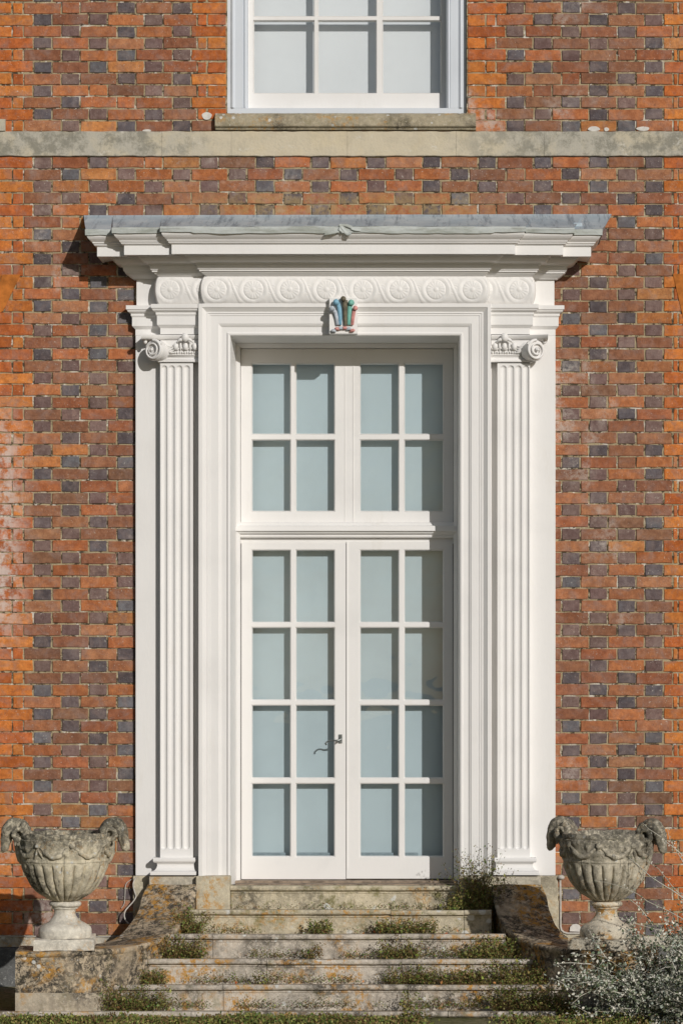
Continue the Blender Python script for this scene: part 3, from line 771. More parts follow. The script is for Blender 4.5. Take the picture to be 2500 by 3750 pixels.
# ---------------------------------------------------------------- emblem over the door
em = empty('feather_crest', (0, YA - .05, Z(1222, YA)), house)
YE = YA - .014 - .042
mb = MB(); mb.box(X(1205, YE), X(1307, YE), YE, YA + .01, Z(1222, YE), Z(1089, YE)); part(mb, 'plaque', M['white'], em, bevel=.003)
def feather(pts, w0, ball, mat, bdir, br=.020):
    mb = MB(); P = [(X(a, YE), YE - .010 - .006 * i / len(pts), Z(b, YE)) for i, (a, b) in enumerate(pts)]
    w0 = [v * 1.14 for v in w0]; br *= 1.0
    mb.tube(P, w0, 10, squash=.8)
    for k2 in range(-2, 3):
        mb.tube([(p[0] + k2 * .0038, p[1] - .008 + abs(k2) * .0015, p[2]) for p in P], .0016, 5)
    bx, by = ball; c0 = (X(bx, YE), YE - .026, Z(by, YE))
    mb.ball(c0, (br, br * .95, br), nu=16, nv=10, fn=lambda d: 1 + .05 * math.sin(14 * (d[0] * bdir + d[2])))
    part(mb, 'feather', mat, em, smooth=True, angle=60)
feather([(1237, 1190), (1233, 1165), (1228, 1145), (1219, 1133)], [.007, .010, .011, .012], (1216, 1132), M['feather_silver'], 1, .017)
feather([(1246, 1190), (1246, 1160), (1243, 1130), (1237, 1110)], [.007, .010, .012, .012], (1231, 1108), M['feather_blue'], -1, .019)
feather([(1265, 1190), (1264, 1160), (1264, 1130), (1262, 1100)], [.009, .011, .013, .016], (1257, 1096), M['feather_gilt'], 1, .017)
feather([(1278, 1190), (1278, 1160), (1280, 1130), (1282, 1112)], [.007, .011, .013, .012], (1286, 1110), M['feather_green'], 1, .019)
feather([(1290, 1190), (1292, 1165), (1294, 1148), (1297, 1134)], [.006, .009, .010, .010], (1301, 1130), M['feather_pink'], 1, .015)
for k2, (a, b, mt) in enumerate([(1221, 1212, 'feather_silver'), (1234, 1205, 'feather_pink'), (1247, 1203, 'feather_silver'), (1262, 1202, 'feather_pink'), (1277, 1205, 'feather_silver'), (1290, 1211, 'feather_pink')]):
    mb = MB(); c0 = Vector((X(a, YE), YE - .008, Z(b, YE)))
    sl2 = (-.004 if k2 < 2 else (.004 if k2 > 3 else 0))
    mb.tube([c0 + Vector((-.014, 0, sl2 * -1 - .003)), c0 + Vector((-.006, -.004, .001)), c0 + Vector((.006, -.004, .002)), c0 + Vector((.014, 0, sl2 - .002))], [.005, .010, .010, .005], 10)
    part(mb, 'ribbon_twist', M[mt], em, smooth=True)
# ---------------------------------------------------------------- lead roof of the doorcase
E = 163 * PX
plan = [(-xo - E, yo - E), (-xm - E, yo - E), (-xm - E, ym - E), (-xi - E, ym - E), (-xi - E, yi - E)]
plan = plan + [(-a, b) for a, b in plan[::-1]]
def dense(pts, step):
    out = []
    for (a, b), (c, d) in zip(pts[:-1], pts[1:]):
        n = max(1, int(math.hypot(c - a, d - b) / step))
        out += [(a + (c - a) * i / n, b + (d - b) * i / n) for i in range(n)]
    return out + [pts[-1]]
dp = dense(plan, .02); xl0, xl1 = X(307), X(2238)
ztop, zdr, zbt = Z(788), Z(841, yo - E), Z(858, yo - E)
mb = MB(); rt = []
for a, b in dp:
    u = (a - dp[0][0]) / (dp[-1][0] - dp[0][0]); wv = .0035 * fbm((a, 0, 0), 4)
    tx = xl0 + (xl1 - xl0) * u
    zr = zdr + wv + .004
    rt.append([(tx, .008, ztop + .008 * u), (tx, -.006, ztop + .008 * u), (tx * .98 + a * .02, -.016, ztop - .012 + .008 * u), ((tx * .4 + a * .6), b * .62, zr + (ztop - zr) * .34 + .003 * fbm((a, 3, 0), 5)), (a, b, zr)])
mb.grid(rt)
# side cheeks of the lead
for s_ in (0, -1):
    r = rt[s_]; x = r[-1][0]
    mb.add([r[0], r[1], r[3], r[4], (x, -.0, zdr - .01)], [(0, 1, 2, 3, 4)])
part(mb, 'lead_roof', M['lead'], case, smooth=True)
mb = MB(); rows = []
path = [(dp[0][0], -.0)] + dense([(dp[0][0], 0), dp[0]], .03)[1:-1] + dp + dense([dp[-1], (dp[-1][0], 0)], .03)[1:]
for i, (a, b) in enumerate(path):
    wv = .004 * fbm((a, b, 0), 3.5) ; lw = .006 * fbm((a, b, 5), 5) - (.006 if abs(a) < .9 else 0)
    out = .004 + .003 * fbm((a, b, 9), 6); bx = a + math.copysign(out, a) * (1 if abs(a) > xi + E - .01 else 0)
    by = b - out
    rows.append([(a, b + .002, zdr + .006 + wv), (bx, by - .003, zdr + .003 + wv), (bx, by - .006, zdr - .004 + wv), (bx, by - .003, (zdr + zbt) / 2 + lw), (bx, by - .001, zbt - .002 + lw), (a, b + .004, zbt + lw), (a, b + .004, zbt + lw + .01)])
mb.grid(rows); part(mb, 'lead_drip', M['lead_edge'], case, smooth=True)
mb = MB()   # twisted lead tie at the middle of the drip
yt = yi - E - .012
for pts, rr in (([(1244, 822), (1252, 832), (1262, 848), (1272, 856), (1284, 854)], .011), ([(1288, 832), (1272, 826), (1256, 822), (1246, 826), (1244, 840), (1256, 850)], .010), ([(1240, 846), (1222, 852), (1190, 856)], .007), ([(1284, 836), (1300, 842), (1320, 843)], .006)):
    mb.tube([(X(a, yt), yt - .004 * math.sin(i * 2), Z(b, yt)) for i, (a, b) in enumerate(pts)], rr, 8, squash=.6)
displace(mb, .002, 30); part(mb, 'lead_tie', M['lead_edge'], case, smooth=True)
mb = MB(); mb.box(X(2097, -.2), X(2130, -.2), -.235, -.19, Z(837, -.2), Z(817, -.2)); displace(mb, .003, 20); part(mb, 'lead_clip', M['lead'], case, bevel=.004)
# ---------------------------------------------------------------- stone plinths of the doorcase
pb = MB(); pb.box(X(487, YB), X(560, YB), YB - .004, .01, Z(3475), Z(3209, YB)); mir(pb)
pieces(pb, 'backing_plinth', M['stone_ped'], case, bevel=.004)
pb = MB(); pb.box(X(546, -.13), X(719, -.13), -.135, .0, Z(3330), Z(3209, -.13)); mir(pb)
pieces(pb, 'pilaster_plinth', M['stone'], case, bevel=.005)
for s in (-1, 1):
    pb = MB(); a, b = X(717, -.18), -(ax - .0015); x0_, x1_ = (a, b) if s == -1 else (-b, -a)
    pb.box(x0_, x1_, -.185, .10, Z(3345, -.18), Z(3210, -.18)); part(pb, 'architrave_plinth', M['stone_ped'], case, bevel=.006)
th = MB(); th.box(LX0 - .03, LX1 + .03, .10, YD + .02, Z(3242, .12), Z(3223, YD)); th.box(LX0 - .02, LX1 + .02, .0, .12, Z(3260, .05), Z(3234, .1))
part(th, 'threshold', M['wood'], case, bevel=.004)
# ---------------------------------------------------------------- steps
steps = empty('stone_steps', (0, -.8, 0))
tag(steps, 'flight of weathered stone steps with moulded nosings up to the glazed doors', 'steps')
NP = [(3243, .16), (3332, .42), (3420, .68), (3512, .94), (3607, 1.20), (3704, 1.50)]
SX = [(846, 1676), (690, 1800), (600, 1850), (500, 2010), (380, 2060), (-300, 2036)]
CUT = [[846, 1640], [700, 1430, 1700], [640, 778, 1469, 1846], [540, 976, 1470, 1900], [380, 816, 1494, 2060], [-300, 264, 700, 1230, 1640, 2036]]
for i, (py, p) in enumerate(NP):
    z = Z(py + 2, -p); zn = (Z(NP[i + 1][0], -NP[i + 1][1]) - .09) if i < 5 else -.06
    yb = -NP[i - 1][1] + .10 if i else .12
    a0, a1 = SX[i]; cuts = [a0] + [c for c in CUT[i] if a0 < c < a1] + [a1]
    mb = MB()
    for a, b in zip(cuts[:-1], cuts[1:]):
        xa, xb = X(a, -p) + .0015, X(b, -p) - .0015
        if i == 0: xa, xb = -ax + .004, ax - .004
        n = max(3, int((xb - xa) / .015)); oz = R.uniform(-.002, .002); rows = []
        drop = .88 * (ZC - z) / (D - p)   # old treads tilt back a little under the feet of the next riser
        P = [(yb, -drop * (yb + p)), (-p + .05, -drop * .05), (-p + .018, -.0012), (-p + .006, -.003), (-p + .001, -.010), (-p, -.018), (-p + .003, -.027), (-p + .010, -.031), (-p + .022, -.0315), (-p + .023, -.037), (-p + .027, -.038), (-p + .027, -.047), (-p + .033, -.049), (-p + .035, (z - zn) * -.5), (-p + .035, zn - z)]
        for k in range(n + 1):
            x = xa + (xb - xa) * k / n
            ch = max(0, fbm((x, i * 7.1, 0), 2.6) - .55) * .05 + max(0, nz((x, i * 3.3, 2), 14) - .45) * .012
            row = []
            for m_, (y, dz) in enumerate(P):
                ed = 1 if 2 <= m_ <= 9 else 0
                row.append((x, y + ed * ch * .6 + .0016 * fbm((x, m_ * .4, i), 14) * (m_ > 0), z + dz + oz - (ed * ch * .55 if m_ < 6 else 0) + .0014 * fbm((x, i, m_ * .3), 9)))
            rows.append(row)
        mb.grid(rows); mb.add(rows[0], [tuple(range(len(P)))]); mb.add(rows[-1], [tuple(range(len(P)))])
    o = part(mb, 'step', M['stone_step_gold'] if i < 2 else M['stone_step'], steps)
# ---------------------------------------------------------------- curved wing walls
def cat(pts, n):
    out = []
    for i in range(len(pts) - 1):
        p0, p1, p2, p3 = pts[max(i - 1, 0)], pts[i], pts[i + 1], pts[min(i + 2, len(pts) - 1)]
        for k in range(n):
            t = k / n
            out.append(tuple(.5 * (2 * p1[j] + (p2[j] - p0[j]) * t + (2 * p0[j] - 5 * p1[j] + 4 * p2[j] - p3[j]) * t * t + (3 * p1[j] - p0[j] - 3 * p2[j] + p3[j]) * t ** 3) for j in range(len(p1))))
    return out + [pts[-1]]
INN = [(716, 3240, .17), (700, 3300, .30), (672, 3362, .46), (628, 3410, .64), (560, 3446, .86), (465, 3468, 1.10), (330, 3480, 1.34), (200, 3484, 1.44), (56, 3485, 1.46)]
OUT = [(543, 3240, .13), (520, 3288, .21), (506, 3338, .30), (480, 3382, .42), (440, 3425, .56), (370, 3456, .74), (270, 3466, .88), (170, 3468, .94), (74, 3466, .96)]
def wing(s, label):
    root = empty('wing_wall', (s * -X(300, -1.2), -1.2, 0)); tag(root, label, 'stone wall')
    I = cat([(X(a, -p), -p, Z(b, -p)) for a, b, p in INN], 10); O = cat([(X(a, -p), -p, Z(b, -p)) for a, b, p in OUT], 10)
    mb = MB(); rows = []
    for a, b in zip(I, O):
        a, b = Vector(a), Vector(b); n = (b - a).normalized(); row = []; dn = Vector((0, 0, -1))
        zi = a.z
        for t in (1, .8, .6, .45, .3, .15, .05): row.append(Vector((a.x, a.y, -.05 + (zi - .035 + .05) * (1 - t))))
        row += [a + dn * .035, a + dn * .028 - n * .012, a + dn * .010 - n * .014, a - n * .008 + dn * .002, a + n * .01]
        for t in (.2, .4, .6, .8, .95): row.append(a.lerp(b, t))
        row += [b, b + dn * .02]
        for t in (.3, .6, 1): row.append(Vector((b.x, b.y, b.z * (1 - t) - .05 * t)))
        rows.append([(v.x * -s, v.y, v.z) for v in row])
    mb.grid(rows); mb.add(rows[-1], [tuple(range(len(rows[-1])))]); mb.add(rows[0], [tuple(range(len(rows[0])))])
    displace(mb, .0045, 7, 2.0 + s, .001)
    part(mb, 'body', M['stone_wing'], root, smooth=True, angle=55)
    lb = MB(); rows = []
    for a, b in list(zip(I, O))[46:]:
        a, b = Vector(a), Vector(b); n = (b - a).normalized(); zt = Z(3638, a.y)
        rows.append([(v.x * -s, v.y, v.z) for v in (Vector((a.x, a.y, -.05)) - n * .014, Vector((a.x, a.y, zt - .006)) - n * .014, Vector((a.x, a.y, zt)) - n * .008, Vector((a.x, a.y, zt)) + n * .02)])
    lb.grid(rows); displace(lb, .003, 9, 1.0); part(lb, 'footing', M['stone_foot'], root, smooth=True)
    return root
wing(1, 'curved stone wing wall left of the steps, in sun, blotched with black and orange lichen')
wing(-1, 'curved stone wing wall right of the steps, in deep shade beside the grey shrub')
# ---------------------------------------------------------------- urns
def urn(cx, yc, zb, rot, label, seed, footmat='stone_urn_foot', bowlmat='stone_urn'):
    root = empty('stone_urn', (cx, yc, zb)); root.rotation_euler = (0, 0, rot)
    tag(root, label, 'urn', 'carved stone urns on the wing walls')
    k = (D + yc) / D / PPM
    H = lambda py: (3466 - py) * k
    ft = MB()
    w2 = 108 * k; nn = 10
    rows = []
    for z, ww in ((0, 1), (H(3450), 1.0), (H(3431), 1.0), (H(3427), .985), (H(3426), .5)):
        row = []
        for s_ in range(4):
            for i in range(nn):
                t = -1 + 2 * i / nn; c = [(t, -1), (1, t), (-t, 1), (-1, -t)][s_]; row.append((c[0] * w2 * ww, c[1] * w2 * ww, z))
        rows.append(row)
    ft.grid(rows, True)
    prof = [(60, 3427), (95, 3426), (97, 3415), (97, 3400), (93, 3390), (86, 3384), (74, 3378), (60, 3371), (48, 3360), (41, 3348), (38, 3338), (39, 3328), (43, 3322), (47, 3321), (48, 3317), (46, 3314), (54, 3313), (58, 3308), (58, 3302), (54, 3297), (46, 3295), (30, 3294)]
    ft.grid([[(r * k * math.cos(2 * math.pi * j / 40), r * k * math.sin(2 * math.pi * j / 40), H(py)) for j in range(40)] for r, py in prof], True)
    displace(ft, .004, 16, seed, .0012)
    part_local(ft, 'foot', M[footmat], root)
    bw = MB(); NA = 240
    bp = [(30, 3296), (52, 3291), (72, 3280), (92, 3267), (110, 3250), (124, 3233), (137, 3212), (146, 3192), (153, 3172), (157, 3156), (158, 3148), (160, 3146), (160, 3140), (157, 3137), (158, 3120), (161, 3100), (164, 3082), (165, 3072), (166, 3068), (163, 3066), (160, 3064), (162, 3058), (161, 3048), (157, 3043), (148, 3043), (140, 3050), (125, 3080), (60, 3110), (1, 3112)]
    bp2 = cat(bp, 3); rows = []
    NG = 24
    for i, (r, py) in enumerate(bp2):
        row = []
        for j in range(NA):
            th = 2 * math.pi * j / NA; m = 0.0
            if py > 3152 and i < 32:
                amp = 5.0 * min(1, (py - 3152) / 12.0) * min(1, (3296 - py) / 10.0)
                ph = abs(math.sin(th * NG / 2)); m = 2.7 * amp * (ph ** .42 - .82)
            elif 3068 < py < 3140 and i < 60 and r > 150:
                # carved scrolls and leaves
                v = (3140 - py) / 70.0; u = th * 6 / math.pi
                sw = max(0.0, math.sin(math.pi * v)) ** .5
                m = 2.0 * sw * (4.5 * max(0, math.sin(u * 2 + 2.2 * math.sin(v * 5))) * (.6 + .4 * math.cos(v * 9 + u)) + 4.5 * max(0, nz((math.cos(th) * 6, math.sin(th) * 6, v * 3.2), 1.0, seed)) * 1.6)
            rr = (r + m) * k
            if 3040 < py < 3066 and r > 140: rr += .004 * nz((math.cos(th) * 7, math.sin(th) * 7, py * .1), 1, seed)
            zz_ = H(py)
            if py < 3060: zz_ -= .010 * max(0, nz((math.cos(th) * 2.5, math.sin(th) * 2.5, 0), 1.3, seed + 4))
            row.append((rr * math.cos(th), rr * math.sin(th), zz_))
        rows.append(row)
    bw.grid(rows, True); displace(bw, .0035, 18, seed, .0016)
    for q in range(8):
        a0 = 2 * math.pi * (q + .25) / 8; a1 = a0 + 2 * math.pi / 8
        sw_ = []; 
        for t in range(13):
            u = t / 12; th = a0 + (a1 - a0) * u; rr = 163 * k; py = 3078 + 46 * math.sin(math.pi * u)
            sw_.append((rr * math.cos(th), rr * math.sin(th), H(py)))
        bw.tube(sw_, [(.007 + .009 * math.sin(math.pi * t / 12)) * (1 + .25 * math.sin(t * 2.6)) for t in range(13)], 8)
        bw.ball((165 * k * math.cos(a0), 165 * k * math.sin(a0), H(3084)), (.019, .019, .019), nu=12, nv=8, fn=lambda d: 1 + .2 * math.sin(8 * math.atan2(d[2], d[0] + d[1])))
        for e in (-1, 1):
            bw.tube([((166 - 4 * t) * k * math.cos(a0 + e * .05 * t), (166 - 4 * t) * k * math.sin(a0 + e * .05 * t), H(3092 + 17 * t)) for t in range(4)], [.008, .009, .007, .003], 6)
    part_local(bw, 'bowl', M[bowlmat], root)
    for s_ in (-1, 1):      # ram heads looking outward and down
        hd = MB()
        F = lambda px, py, dy=0.0: (s_ * px * k, dy, H(py))
        face = [(128, 3062), (140, 3040), (156, 3022), (176, 3014), (194, 3022), (206, 3044), (213, 3070), (217, 3092), (218, 3106), (216, 3114)]
        P = cat([(F(a, b)[0], F(a, b)[1], F(a, b)[2]) for a, b in face], 5)
        Rr = cat([(18,), (21,), (24,), (26,), (27,), (25,), (21,), (17,), (15,), (8,)], 5)
        hd.tube(P, [q[0] * k for q in Rr], 16, squash=1.05)
        for sd in (-1, 1):  # curling horns, ears and eyes
            pts = []; rr = []
            for i in range(34):
                t = i / 33; th = rad(70) - t * rad(430); r = (25 * (1 - t) ** .7 + 6)
                pts.append((s_ * (168 - 8 * t + r * math.cos(th) * -1) * k, sd * (29 + 13 * t) * k, H(3044 - r * math.sin(th)))); rr.append((13 * (1 - t) ** .6 + 2.2) * k * (1 + .12 * math.sin(i * 1.9)))
            hd.tube(pts, rr, 10)
            hd.ball((s_ * 198 * k, sd * 20 * k, H(3046)), (.010, .010, .010), nu=10, nv=6)
            hd.tube([(s_ * 180 * k, sd * 24 * k, H(3062)), (s_ * 176 * k, sd * 36 * k, H(3074)), (s_ * 178 * k, sd * 38 * k, H(3088))], [.010, .012, .004], 8)
            hd.ball((s_ * 216 * k, sd * 9 * k, H(3106)), (.007, .007, .009), nu=8, nv=6)
        hd.ball((s_ * 172 * k, 0, H(3042)), (22 * k, 26 * k, 22 * k), nu=16, nv=10)
        # bearded mane running down the bowl
        hd.tube([(s_ * 152 * k, 0, H(3070)), (s_ * 166 * k, 0, H(3090)), (s_ * 166 * k, 0, H(3120)), (s_ * 162 * k, 0, H(3146)), (s_ * 156 * k, 0, H(3158))], [.030, .028, .024, .016, .006], 12)
        displace(hd, .005, 22, seed + s_, .002)
        part_local(hd, 'ram_head', M[bowlmat], root)
    return root
def part_local(mb, name, mat, root):
    o = mb.build(name, mat, root, smooth=True, angle=60); return o
ZU = Z(3473, -1.30)
urn(X(238, -1.24), -1.24, ZU - .004, rad(6), 'blackened stone urn with ram head handles on the left wing wall', 1.3)
urn(X(2219, -1.24), -1.24, ZU - .004, rad(-24), 'stone urn with ram head handles on the right wing wall, half behind the silver shrub', 8.9, 'stone_urn_foot_gold', 'stone_urn_pale')
# ---------------------------------------------------------------- cables and pipe
cb = MB()
cb.tube([(x, -.020 - .002 * math.sin(x * 9), Z(3429) + .001 * math.sin(x * 5)) for x in [X(WX0) + (X(545) - X(WX0)) * i / 60 for i in range(61)]], .0032, 6)
tag(cb.build('cable', M['cable'], smooth=True), 'thin pale cable running level along the foot of the brickwork behind the left urn', 'cable')
cb = MB()
P = [(505, 3212, .055), (496, 3222, .06), (492, 3240, .065), (497, 3262, .065), (502, 3282, .065), (492, 3300, .07), (476, 3318, .075), (465, 3332, .08), (461, 3350, .08), (466, 3366, .085), (478, 3378, .09)]
cb.tube(cat([(X(a), -p, Z(b)) for a, b, p in P], 4), .0042, 7)
cb.tube(cat([(X(a), -.02, Z(b)) for a, b in [(494, 3214), (478, 3224), (462, 3240), (459, 3280), (456, 3310), (446, 3326)]], 4), .0025, 6)
tag(cb.build('cable', M['cable'], smooth=True), 'loose pale cable hanging at the lower left corner of the doorcase', 'cable')
cb = MB()
P = [(2049, 3222), (2050, 3300), (2050, 3390), (2053, 3404), (2062, 3412), (2076, 3416), (2130, 3416)]
cb.tube([(X(a), -.058, Z(b)) for a, b in P], .0065, 8); cb.ball((X(2052), -.05, Z(3212)), (.022, .03, .016))
tag(cb.build('pipe', M['cable'], smooth=True), 'thin cream pipe bending along the wall between right doorcase plinth and urn', 'pipe')
# curved stone flare at the feet of the doorcase plinth
fl = MB(); pts = [(1990, 3300), (2047, 3300), (2051, 3400), (2066, 3420), (2122, 3424), (2122, 3462), (2060, 3462), (1990, 3462)]
def plate(mb, pts, yf, yb):
    n = len(pts); A = [(X(a, yf), yf, Z(b, yf)) for a, b in pts]; B = [(x, yb, z) for x, _, z in A]
    mb.add(A + B, [tuple(range(n))] + [(i, (i + 1) % n, (i + 1) % n + n, i + n) for i in range(n)])
plate(fl, pts, YB - .008, .0); part(fl, 'plinth_flare', M['stone_ped'], case)
fl = MB(); plate(fl, [(2085, 3412), (2087, 3396), (2096, 3387), (2110, 3385), (2122, 3390), (2128, 3404), (2128, 3414)], -.02, -.004); plate(fl, [(2084, 3456), (2100, 3436), (2122, 3428), (2123, 3459)], -.060, -.056)
pieces(fl, 'mortar_patch', M['render'], case)
fl = MB()
for cx, cy, a, b in ((757, 423, 18, 14), (538, 477, 15, 5), (2174, 470, 22, 9), (2220, 472, 9, 7), (2354, 470, 24, 8)):
    plate(fl, [(cx + a * math.cos(t) * (1 + .1 * math.sin(3 * t + cx)), cy + b * math.sin(t)) for t in [2 * math.pi * i / 16 for i in range(16)]], -.009 if cy < 450 else -.0125, -.004)
pieces(fl, 'mortar_dab', M['render'], house)
# ---------------------------------------------------------------- plants
GREENS = [srgb(112, 122, 54), srgb(132, 136, 70), srgb(96, 112, 50), srgb(150, 150, 86), srgb(122, 112, 62), srgb(140, 120, 76), srgb(86, 106, 54)]
BROWN = [srgb(116, 92, 58), srgb(98, 74, 46), srgb(132, 108, 72), srgb(108, 104, 56)]
def leafq(mb, p, size, col, up=.3):
    d = Vector((R.gauss(0, 1), R.gauss(0, 1), R.gauss(up, 1))).normalized(); e = d.cross(Vector((R.gauss(0, 1), R.gauss(0, 1), R.gauss(0, 1)))).normalized()
    L, W = size * R.uniform(.7, 1.4), size * R.uniform(.25, .5); n = d.cross(e) * L * .2
    p = Vector(p)
    mb.add([p, p + d * L * .5 + e * W + n, p + d * L, p + d * L * .5 - e * W + n], [(0, 1, 2), (0, 2, 3)], col)
def stem(mb, p, d, L, r, col, n=5, bend=.3):
    pts = [Vector(p)]; d = Vector(d).normalized()
    for i in range(n):
        d = (d + Vector((R.gauss(0, bend), R.gauss(0, bend), R.gauss(0, bend)))).normalized(); pts.append(pts[-1] + d * L / n)
    mb.tube(pts, [r * (1 - .7 * i / n) for i in range(n + 1)], 4, col, cap=False); return pts
def weed(mb, c, rx, ry, rz, n, size=.012, brown=.3, stems=12):
    """a tangled low clump sitting at c: stems with small leaves along them"""
    for _ in range(stems):
        b = (c[0] + R.uniform(-rx, rx) * .8, c[1] + R.uniform(-ry, ry) * .6, c[2])
        L = rz * R.uniform(.5, 1.15); pts = stem(mb, b, (R.gauss(0, .5 if rz < .2 else .3), R.gauss(-.2, .35), 1), L, .0014, R.choice(BROWN), 6, .35 if rz < .2 else .2)
        for p in pts[1:]:
            for _k in range(max(1, int(n / stems / 6))):
                if R.random() < .06: leafq(mb, p, size * 1.9, tuple(v * R.uniform(.8, 1.2) for v in R.choice(GREENS)))
                col = R.choice(BROWN) if R.random() < brown else R.choice(GREENS); kk = R.uniform(.6, 1.25)
                q = p + Vector((R.gauss(0, 1), R.gauss(0, 1), R.gauss(0, 1))) * size * 1.1
                if q.z < c[2] - .01: q.z = c[2]
                leafq(mb, q, size, tuple(v * kk for v in col))
def tread(i): return Z(NP[i][0] + 2, -NP[i][1]) - .016
def plant(name, label, px, w_, i, h, n, brown=.3, size=.011, cat_='plant', py=None, y=None, ry=.05):
    """i: the step the plant stands on; it grows from the back of that tread"""
    yy_ = y if y is not None else -NP[i][1] + .20; zz_ = tread(i) - .004 if py is None else Z(py, yy_)
    mb = MB(); weed(mb, (0, 0, 0), w_ * PX / 2, ry, h * PX, n, size, brown, max(10, int(n / 20)))
    o = mb.build(name, M['leaf'], smooth='raw'); o.location = (X(px, yy_), yy_, zz_); tag(o, label, cat_); return o
plant('weed_plant', 'bushy green plant with wiry sprigs against the right pilaster base', 1750, 100, 1, 215, 2300, .3, .012, y=-.225, py=3338, ry=.03)
plant('weed_plant', 'dark leafy plant spilling over the shaded right end of the top step', 1700, 150, 1, 62, 1600, .15, .012, y=-.30)
plant('weed_plant', 'fine green clump where the left wing wall meets the second step', 690, 100, 2, 105, 1500, .35)
plant('weed_plant', 'straggly green and brown clump at the left end of the third step', 660, 190, 3, 92, 2200, .5)
plant('weed_plant', 'dense mossy clump at the left end of the fourth step by the wing wall', 560, 110, 4, 60, 800, .45)
plant('weed_plant', 'wide green and brown clump at the left foot of the steps', 500, 250, 5, 100, 2600, .4)
plant('weed_plant', 'dark green tuft on the second step left of the middle', 1165, 110, 2, 62, 800, .25)
plant('weed_plant', 'tangled brown stemmed plant on the second step right of the middle', 1480, 270, 2, 62, 1700, .45)
plant('weed_plant', 'bushy plant on the third step right of the middle', 1460, 140, 3, 80, 1300, .45)
plant('weed_plant', 'large green clump at the shaded right end of the third step', 1810, 230, 3, 85, 2400, .3)
plant('weed_plant', 'long low clump of brown and green stems along the fourth step', 1600, 420, 4, 75, 3200, .5)
plant('weed_plant', 'dense weedy clump at the right end of the fourth step', 1910, 250, 4, 105, 2600, .45)
plant('weed_plant', 'dry brown sprig on the third step in the middle', 1160, 90, 3, 60, 350, .8)
plant('weed_plant', 'small green tuft at the crack of the fourth step left of the middle', 965, 80, 4, 62, 400, .5)
plant('weed_plant', 'weedy clump at the right end of the lowest steps before the wing wall', 1950, 330, 5, 110, 3600, .4)
plant('weed_plant', 'upright sprig growing in the fifth step joint', 1494, 50, 5, 85, 300, .4)
# moss and small weeds in the step joints
ms = MB()
for i in range(1, 6):
    a, b = SX[i]; a = max(a, -40)
    yb_ = -NP[i - 1][1] + .02
    x = X(a, yb_); x1_ = X(b, yb_)
    if i == 5: x, x1_ = X(400, yb_), X(2000, yb_)
    while x < x1_:
        dn_ = max(0, fbm((x, i * 5.0, 0), 2.2) + (.28 if x > 0 else .12)) * (2.0 if i > 2 else .8)
        for _ in range(int(34 * dn_)):
            col = R.choice(GREENS + BROWN); p = (x + R.gauss(0, .02), yb_ - abs(R.gauss(0, .022)), tread(i) + abs(R.gauss(0, .014)) * (1 + dn_))
            leafq(ms, p, .009, tuple(v * R.uniform(.6, 1.2) for v in col))
        for _q in range(int(R.random() + dn_ * .8)):
            stem(ms, (x, yb_ - .012, tread(i)), (R.gauss(0, .7), -.1, 1), R.uniform(.04, .12), .0013, R.choice(BROWN), 5, .4)
        x += .02
tag(ms.build('step_moss', M['leaf'], smooth='raw'), 'mossy weeds and dry stems in the joints of the steps', 'moss', kind='stuff')
# grass and clover before the lowest step
gr = MB()
for _ in range(52000):
    x = R.uniform(-2.35, 2.6); y = -1.56 - abs(R.gauss(0, .30)) if x < X(2036, -1.6) + .02 else -R.uniform(1.15, 2.1)
    if x < X(2036, -1.6): y = min(y, -1.60)
    hh = .036 * (1 + .8 * fbm((x, y, 0), 2.5)) * (1.6 if x > X(1950, -1.6) else 1)
    if R.random() < .9 - 1.5 * (.5 + fbm((x, y * .5, 3), 1.9)): continue
    if y > -1.75: hh *= .3 + 1.3 * max(0, nz((x, 0, 8), 3.0) + .35)
    col = R.choice(GREENS) if R.random() < .75 + .3 * nz((x, y, 4), 2) else R.choice(BROWN); kk = R.uniform(.6, 1.3)
    leafq(gr, (x, y, GZ + abs(R.gauss(0, .45)) * hh), .016, tuple(v * kk for v in col), .8)
tag(gr.build('grass', M['leaf'], smooth='raw'), 'clover and grass along the lowest step', 'grass', kind='stuff')
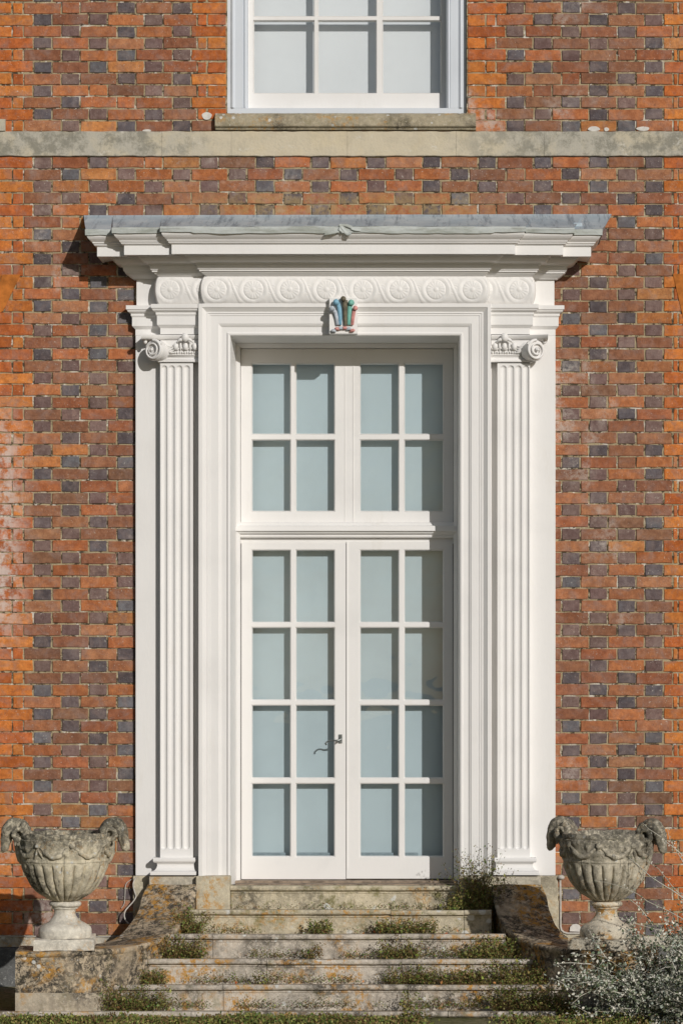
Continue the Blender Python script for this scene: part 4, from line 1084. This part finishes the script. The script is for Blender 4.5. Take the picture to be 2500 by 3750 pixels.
# silver shrub at the lower right
SILV = [srgb(186, 188, 172), srgb(214, 210, 196), srgb(150, 158, 130), srgb(230, 226, 212), srgb(112, 126, 100), srgb(170, 178, 166), srgb(78, 92, 62)]
TWIG = [srgb(216, 212, 198), srgb(190, 184, 168)]
lv = MB(); tw_ = MB()
bc = Vector((X(2590, -1.75), -1.75, GZ - .02))
def twig(b, d, L, n, dens, size):
    pts = stem(tw_, b, d, L, .0032, R.choice(TWIG), n, .12)
    for a, c in zip(pts[:-1], pts[1:]):
        for _ in range(dens):
            t = R.random(); q = a.lerp(c, t) + Vector((R.gauss(0, 1), R.gauss(0, 1), R.gauss(0, 1))) * size * .8
            if q.z < GZ: continue
            kk = R.uniform(.65, 1.2); leafq(lv, q, size, tuple(v * kk for v in R.choice(SILV)), .2)
    return pts
for _ in range(220):
    az = R.uniform(0, 2 * math.pi); el = R.uniform(.08, 1.35)
    d = Vector((math.cos(az) * math.cos(el) * 1.1 - .12, math.sin(az) * math.cos(el) * .7, math.sin(el) * .85))
    L = R.uniform(.22, .60); b = bc + Vector((R.gauss(.12, .20), R.gauss(0, .12), R.uniform(.0, .15)))
    pts = twig(b, d, L, 8, 9, .021)
    for _k in range(3):
        p = R.choice(pts[2:]); twig(p, d + Vector((R.gauss(0, .6), R.gauss(0, .6), R.gauss(0, .4))), L * .35, 4, 8, .018)
for (a, b, c, d_) in ((2500, 3290, 2190, 2980), (2560, 3200, 2370, 2960), (2520, 3380, 2180, 3200), (2500, 3440, 2220, 3290), (2540, 3250, 2430, 3020), (2420, 3540, 2110, 3600), (2400, 3580, 2080, 3650), (2300, 3690, 2000, 3660), (2520, 3300, 2330, 3150)):
    p0 = Vector((X(a, -1.7), -1.7, Z(b, -1.7))); p1 = Vector((X(c, -1.6), -1.6, Z(d_, -1.6)))
    twig(p0, p1 - p0, (p1 - p0).length, 9, 5, .011)
sb_ = empty('silver_shrub', bc); tag(sb_, 'silvery grey leaved shrub with pale twigs before the right wing wall', 'shrub')
part(lv, 'foliage', M['silverleaf'], sb_, smooth='raw'); part(tw_, 'twigs', M['silverleaf'], sb_, smooth='raw')
# a few fallen leaves
fa = MB()
for _ in range(26):
    i = R.choice((2, 3, 4, 5)); x = X(R.uniform(800, 1900), -NP[i][1]); leafq(fa, (x, -NP[i][1] + R.uniform(.04, .2), tread(i) + .006), .022, R.choice([srgb(170, 90, 50), srgb(160, 110, 60), srgb(190, 130, 80)]), 0)
tag(fa.build('fallen_leaves', M['leaf'], smooth='raw'), 'scattered dry brown leaves on the steps', 'leaves', kind='stuff')
